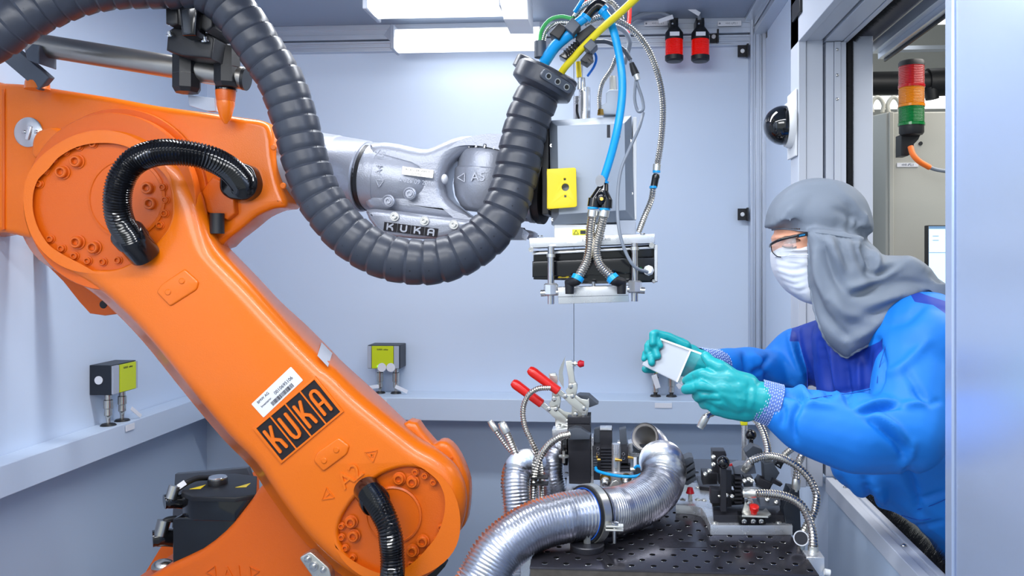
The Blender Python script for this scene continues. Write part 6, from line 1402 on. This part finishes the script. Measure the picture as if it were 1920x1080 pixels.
def inside(x, y, pg):
    r = False
    for i in range(len(pg)):
        x1, y1 = pg[i - 1]; x2, y2 = pg[i]
        if (y1 > y) != (y2 > y) and x < (x2 - x1) * (y - y1) / (y2 - y1) + x1: r = not r
    return r
collar_ = [(1700,540),(1745,556),(1790,570),(1790,600),(1750,572),(1715,566)]
def sdist(x, y, pg):
    d = 1e9
    for i in range(len(pg)):
        x1, y1 = pg[i - 1]; x2, y2 = pg[i]; dx, dy = x2 - x1, y2 - y1; t = max(0, min(1, ((x - x1) * dx + (y - y1) * dy) / (dx * dx + dy * dy)))
        d = min(d, (x - x1 - t * dx) ** 2 + (y - y1 - t * dy) ** 2)
    return sqrt(d) * (1 if inside(x, y, pg) else -1)
YK = []
for p in cv.v:
    x, y = proj(p)
    YK.append(-50.0 if x < 1400 or x > 1850 or y > 800 else max(min(sdist(x, y, poly), (p.y - 1.62) * 1500), sdist(x, y, collar_)))
co = cv.build('coverall', CLOTH, person, ang=180)
at = co.data.attributes.new('yoke', 'FLOAT', 'POINT'); at.data.foreach_set('value', YK)
nt = CLOTH.node_tree; an = nt.nodes.new('ShaderNodeAttribute'); an.attribute_name = 'yoke'
gt = nt.nodes.new('ShaderNodeMath'); gt.operation = 'GREATER_THAN'; gt.inputs[1].default_value = 0.0; mx = nt.nodes.new('ShaderNodeMix'); mx.data_type = 'RGBA'
mx.inputs[6].default_value = lin((6, 112, 204)) + (1,); mx.inputs[7].default_value = lin((8, 50, 150)) + (1,)
nt.links.new(an.outputs['Fac'], gt.inputs[0]); nt.links.new(gt.outputs[0], mx.inputs[0]); nt.links.new(mx.outputs[2], nt.nodes['Principled BSDF'].inputs['Base Color'])
cvh = cv
for pts, mt in (([(1498,640),(1512,690),(1514,745)], CLOTHD), ([(1672,612),(1660,650),(1648,690),(1644,718)], CLOTHD), ([(1519,748),(1560,741),(1600,737),(1632,730)], CLOTHD), ([(1720,955),(1745,948),(1775,935)], CLOTHD), ([(1690,966),(1730,975),(1775,960)], CLOTHD)):
    m = MB(); m.tube(crom(hug(pts, 0, .0008, cvh), 6), .0006, 6); m.build('seam', mt, co)
# --- knit cuffs
def knit(pa, pb, ra, rb):
    a, b_ = P(*pa), P(*pb); d = b_ - a; L = d.length; n = 10
    m = MB(); m.lathe(a, d, [(ra + (rb - ra) * i / n + (.0012 if i % 2 else 0), L * i / n) for i in range(n + 1)], 60, 0, False)
    q = m.build('knit_cuff', KNIT, person); m = MB(); u_, v_, dd = basis(d)
    for i in range(n):
        for k in range(34):
            an = 2 * pi * (k + .3 * (i % 2)) / 34; r_ = ra + (rb - ra) * (i + .5) / n + .0010
            c_ = a + dd * L * (i + .5) / n + (u_ * cos(an) + v_ * sin(an)) * r_; tg = (v_ * cos(an) - u_ * sin(an))
            m.bar(c_ - tg * .0016, c_ + tg * .0016, .0012, .0012, dd)
    o = m.build('knit_stitches', KNITW, q, smooth=False); o['kind'] = 'stuff'
knit((1420,749,1.53), (1458,762,1.527), .038, .041)
knit((1306,680,1.665), (1346,685,1.77), .031, .033)
# --- gloved hands
def chain(b, pts, rs):
    for (p, q), (r0, r1) in zip(zip(pts, pts[1:]), zip(rs, rs[1:])): b.cap(p, q, r0, r1, 14)
b = MB()      # near (left) hand: back of hand faces the camera
Y0 = 1.525
chain(b, [P(1428,752,Y0), P(1412,748,Y0), P(1385,742,Y0), P(1352,736,Y0)], [.037,.035,.036,.032])
chain(b, [P(1400,725,Y0), P(1365,712,Y0-.005), P(1345,712,Y0-.006)], [.026,.023,.017])
chain(b, [P(1400,765,Y0), P(1370,765,Y0), P(1345,762,Y0)], [.026,.022,.018])
chain(b, [P(1382,730,Y0-.008), P(1355,728,Y0-.012)], [.026,.020])
chain(b, [P(1385,755,Y0-.008), P(1352,748,Y0-.010)], [.024,.020])
chain(b, [P(1375,712,Y0), P(1350,690,Y0-.002), P(1333,680,Y0+.006), P(1323,668,Y0+.016)], [.020,.0155,.0125,.0100])            # thumb
chain(b, [P(1348,712,Y0-.008), P(1318,702,Y0-.002), P(1302,706,Y0+.016), P(1288,714,Y0+.034)], [.0155,.0125,.0115,.0100])        # index
chain(b, [P(1345,729,Y0-.012), P(1316,723,Y0-.012), P(1298,728,Y0+.002), P(1286,730,Y0+.016)], [.0160,.0125,.0115,.0100])       # middle
chain(b, [P(1346,747,Y0-.008), P(1320,740,Y0-.008), P(1310,744,Y0+.010), P(1306,742,Y0+.030)], [.0150,.0125,.0112,.0100])        # ring
chain(b, [P(1350,760,Y0), P(1330,757,Y0), P(1320,757,Y0+.014), P(1318,752,Y0+.032)], [.0140,.0118,.0105,.0095])                # little
g = voxel(b, .0022, 5)
folds(g, [([(1320,712),(1340,722)], 2.2, -.0025), ([(1310,735),(1345,738)], 2.2, -.003), ([(1322,752),(1350,752)], 2.2, -.0025), ([(1360,715),(1380,735),(1385,765)], 3, -.0014), ([(1375,705),(1395,735),(1400,770)], 3, .0012), ([(1405,715),(1402,745),(1396,775)], 3, -.0014), ([(1415,722),(1412,750),(1406,772)], 3, .0014), ([(1345,740),(1365,760),(1370,776)], 3, -.0015), ([(1352,735),(1380,760),(1386,775)], 3, .0012), ([(1296,704),(1298,712)], 1.6, -.0016), ([(1301,720),(1302,732)], 1.6, -.0016)], .0010, 60)
g.build('glove', GLOVE, person, ang=180)
b = MB()      # far (right) hand, reaching behind the plate and curling round its left edge
Y1 = 1.66
chain(b, [P(1312,682,Y1), P(1298,678,Y1), P(1280,668,Y1)], [.030,.029,.028])
chain(b, [P(1296,664,Y1), P(1262,656,Y1-.005), P(1250,660,Y1-.005)], [.020,.024,.022]); chain(b, [P(1300,690,Y1), P(1268,684,Y1), P(1252,678,Y1)], [.022,.022,.020])
chain(b, [P(1282,650,Y1-.02), P(1252,634,Y1-.035), P(1230,626,Y1-.050), P(1225,627,Y1-.060), P(1224,643,Y1-.064)], [.0155,.0115,.0095,.0088,.0082])     # index over the top edge
chain(b, [P(1258,652,Y1-.010), P(1236,646,Y1-.020), P(1218,644,Y1-.036), P(1215,648,Y1-.048), P(1215,659,Y1-.052)], [.0150,.0115,.0085,.0078,.0075])
chain(b, [P(1217,648,Y1-.050), P(1228,653,Y1-.060), P(1232,667,Y1-.064)], [.0070,.0076,.0082])
chain(b, [P(1252,666,Y1-.005), P(1228,664,Y1-.024), P(1211,662,Y1-.042), P(1208,673,Y1-.050)], [.0150,.0110,.0075,.0065])
chain(b, [P(1211,668,Y1-.048), P(1220,668,Y1-.058), P(1222,680,Y1-.062)], [.0062,.0072,.0076])
chain(b, [P(1229,634,Y1-.052), P(1233,638,Y1-.060), P(1238,648,Y1-.063)], [.0062,.0066,.0068])
chain(b, [P(1252,680,Y1), P(1225,690,Y1-.015), P(1211,692,Y1-.028)], [.0140,.0110,.0090])     # thumb below, behind the plate
g = voxel(b, .0019, 2)
folds(g, [([(1245,634),(1243,642)], 1.5, -.0014), ([(1250,636),(1248,645)], 1.5, -.0014), ([(1256,640),(1254,650)], 1.5, -.0012), ([(1264,645),(1260,655)], 1.5, -.0012)], .0008, 60)
g.build('glove', GLOVE, person, ang=180)
# --- the plate held in both hands
gp = thing('glass_plate', 'clear square plate with brushed metal sheet held between the gloved hands', 'plate', P(1276, 722, 1.58))
TLp, TRp, BRp, BLp = P(1233,634,1.612), P(1316,664,1.578), P(1281,722,1.572), P(1204,684,1.608)
u1 = (TRp - TLp).normalized(); v1 = (TLp - BLp); v1 = (v1 - u1 * v1.dot(u1)); v1.normalize(); n1 = u1.cross(v1).normalized()
def q2(p): d = p - BLp; return (d.dot(u1), d.dot(v1))
def mixp(a, b_, t): return a.lerp(b_, t)
T75, B75 = mixp(TLp, TRp, .76), mixp(BLp, BRp, .86)
fr_ = (BLp, u1, v1)
GLASS = mat('clear_acrylic', (225, 240, 240), .03, trans=1.0, ior=1.2, alpha=.35)
m = MB(); m.prism([[q2(TLp), q2(TRp), q2(BRp), q2(BLp)]], .004, fr_); m.build('clear_pane', GLASS, gp)
fo_ = (BLp + n1 * .0015, u1, v1); m = MB(); m.prism([[q2(TLp), q2(T75), q2(B75), q2(BLp)]], .001, fo_); m.build('metal_sheet', mat('brushed_sheet', (150, 156, 166), .42, .35), gp)
m = MB(); m.bar(T75 + n1 * .003, B75 + n1 * .003, .003, .003, n1); m.build('edge_strip', LABEL, gp)
m = MB(); m.bar(TLp + n1 * .0022, TRp + n1 * .0022, .0035, .006, n1); m.build('top_edge', LABEL, gp)
m = MB(); m.bar(BLp + n1 * .0025, BRp + n1 * .0025, .0012, .004, n1); m.build('bottom_edge', GREYP, gp)
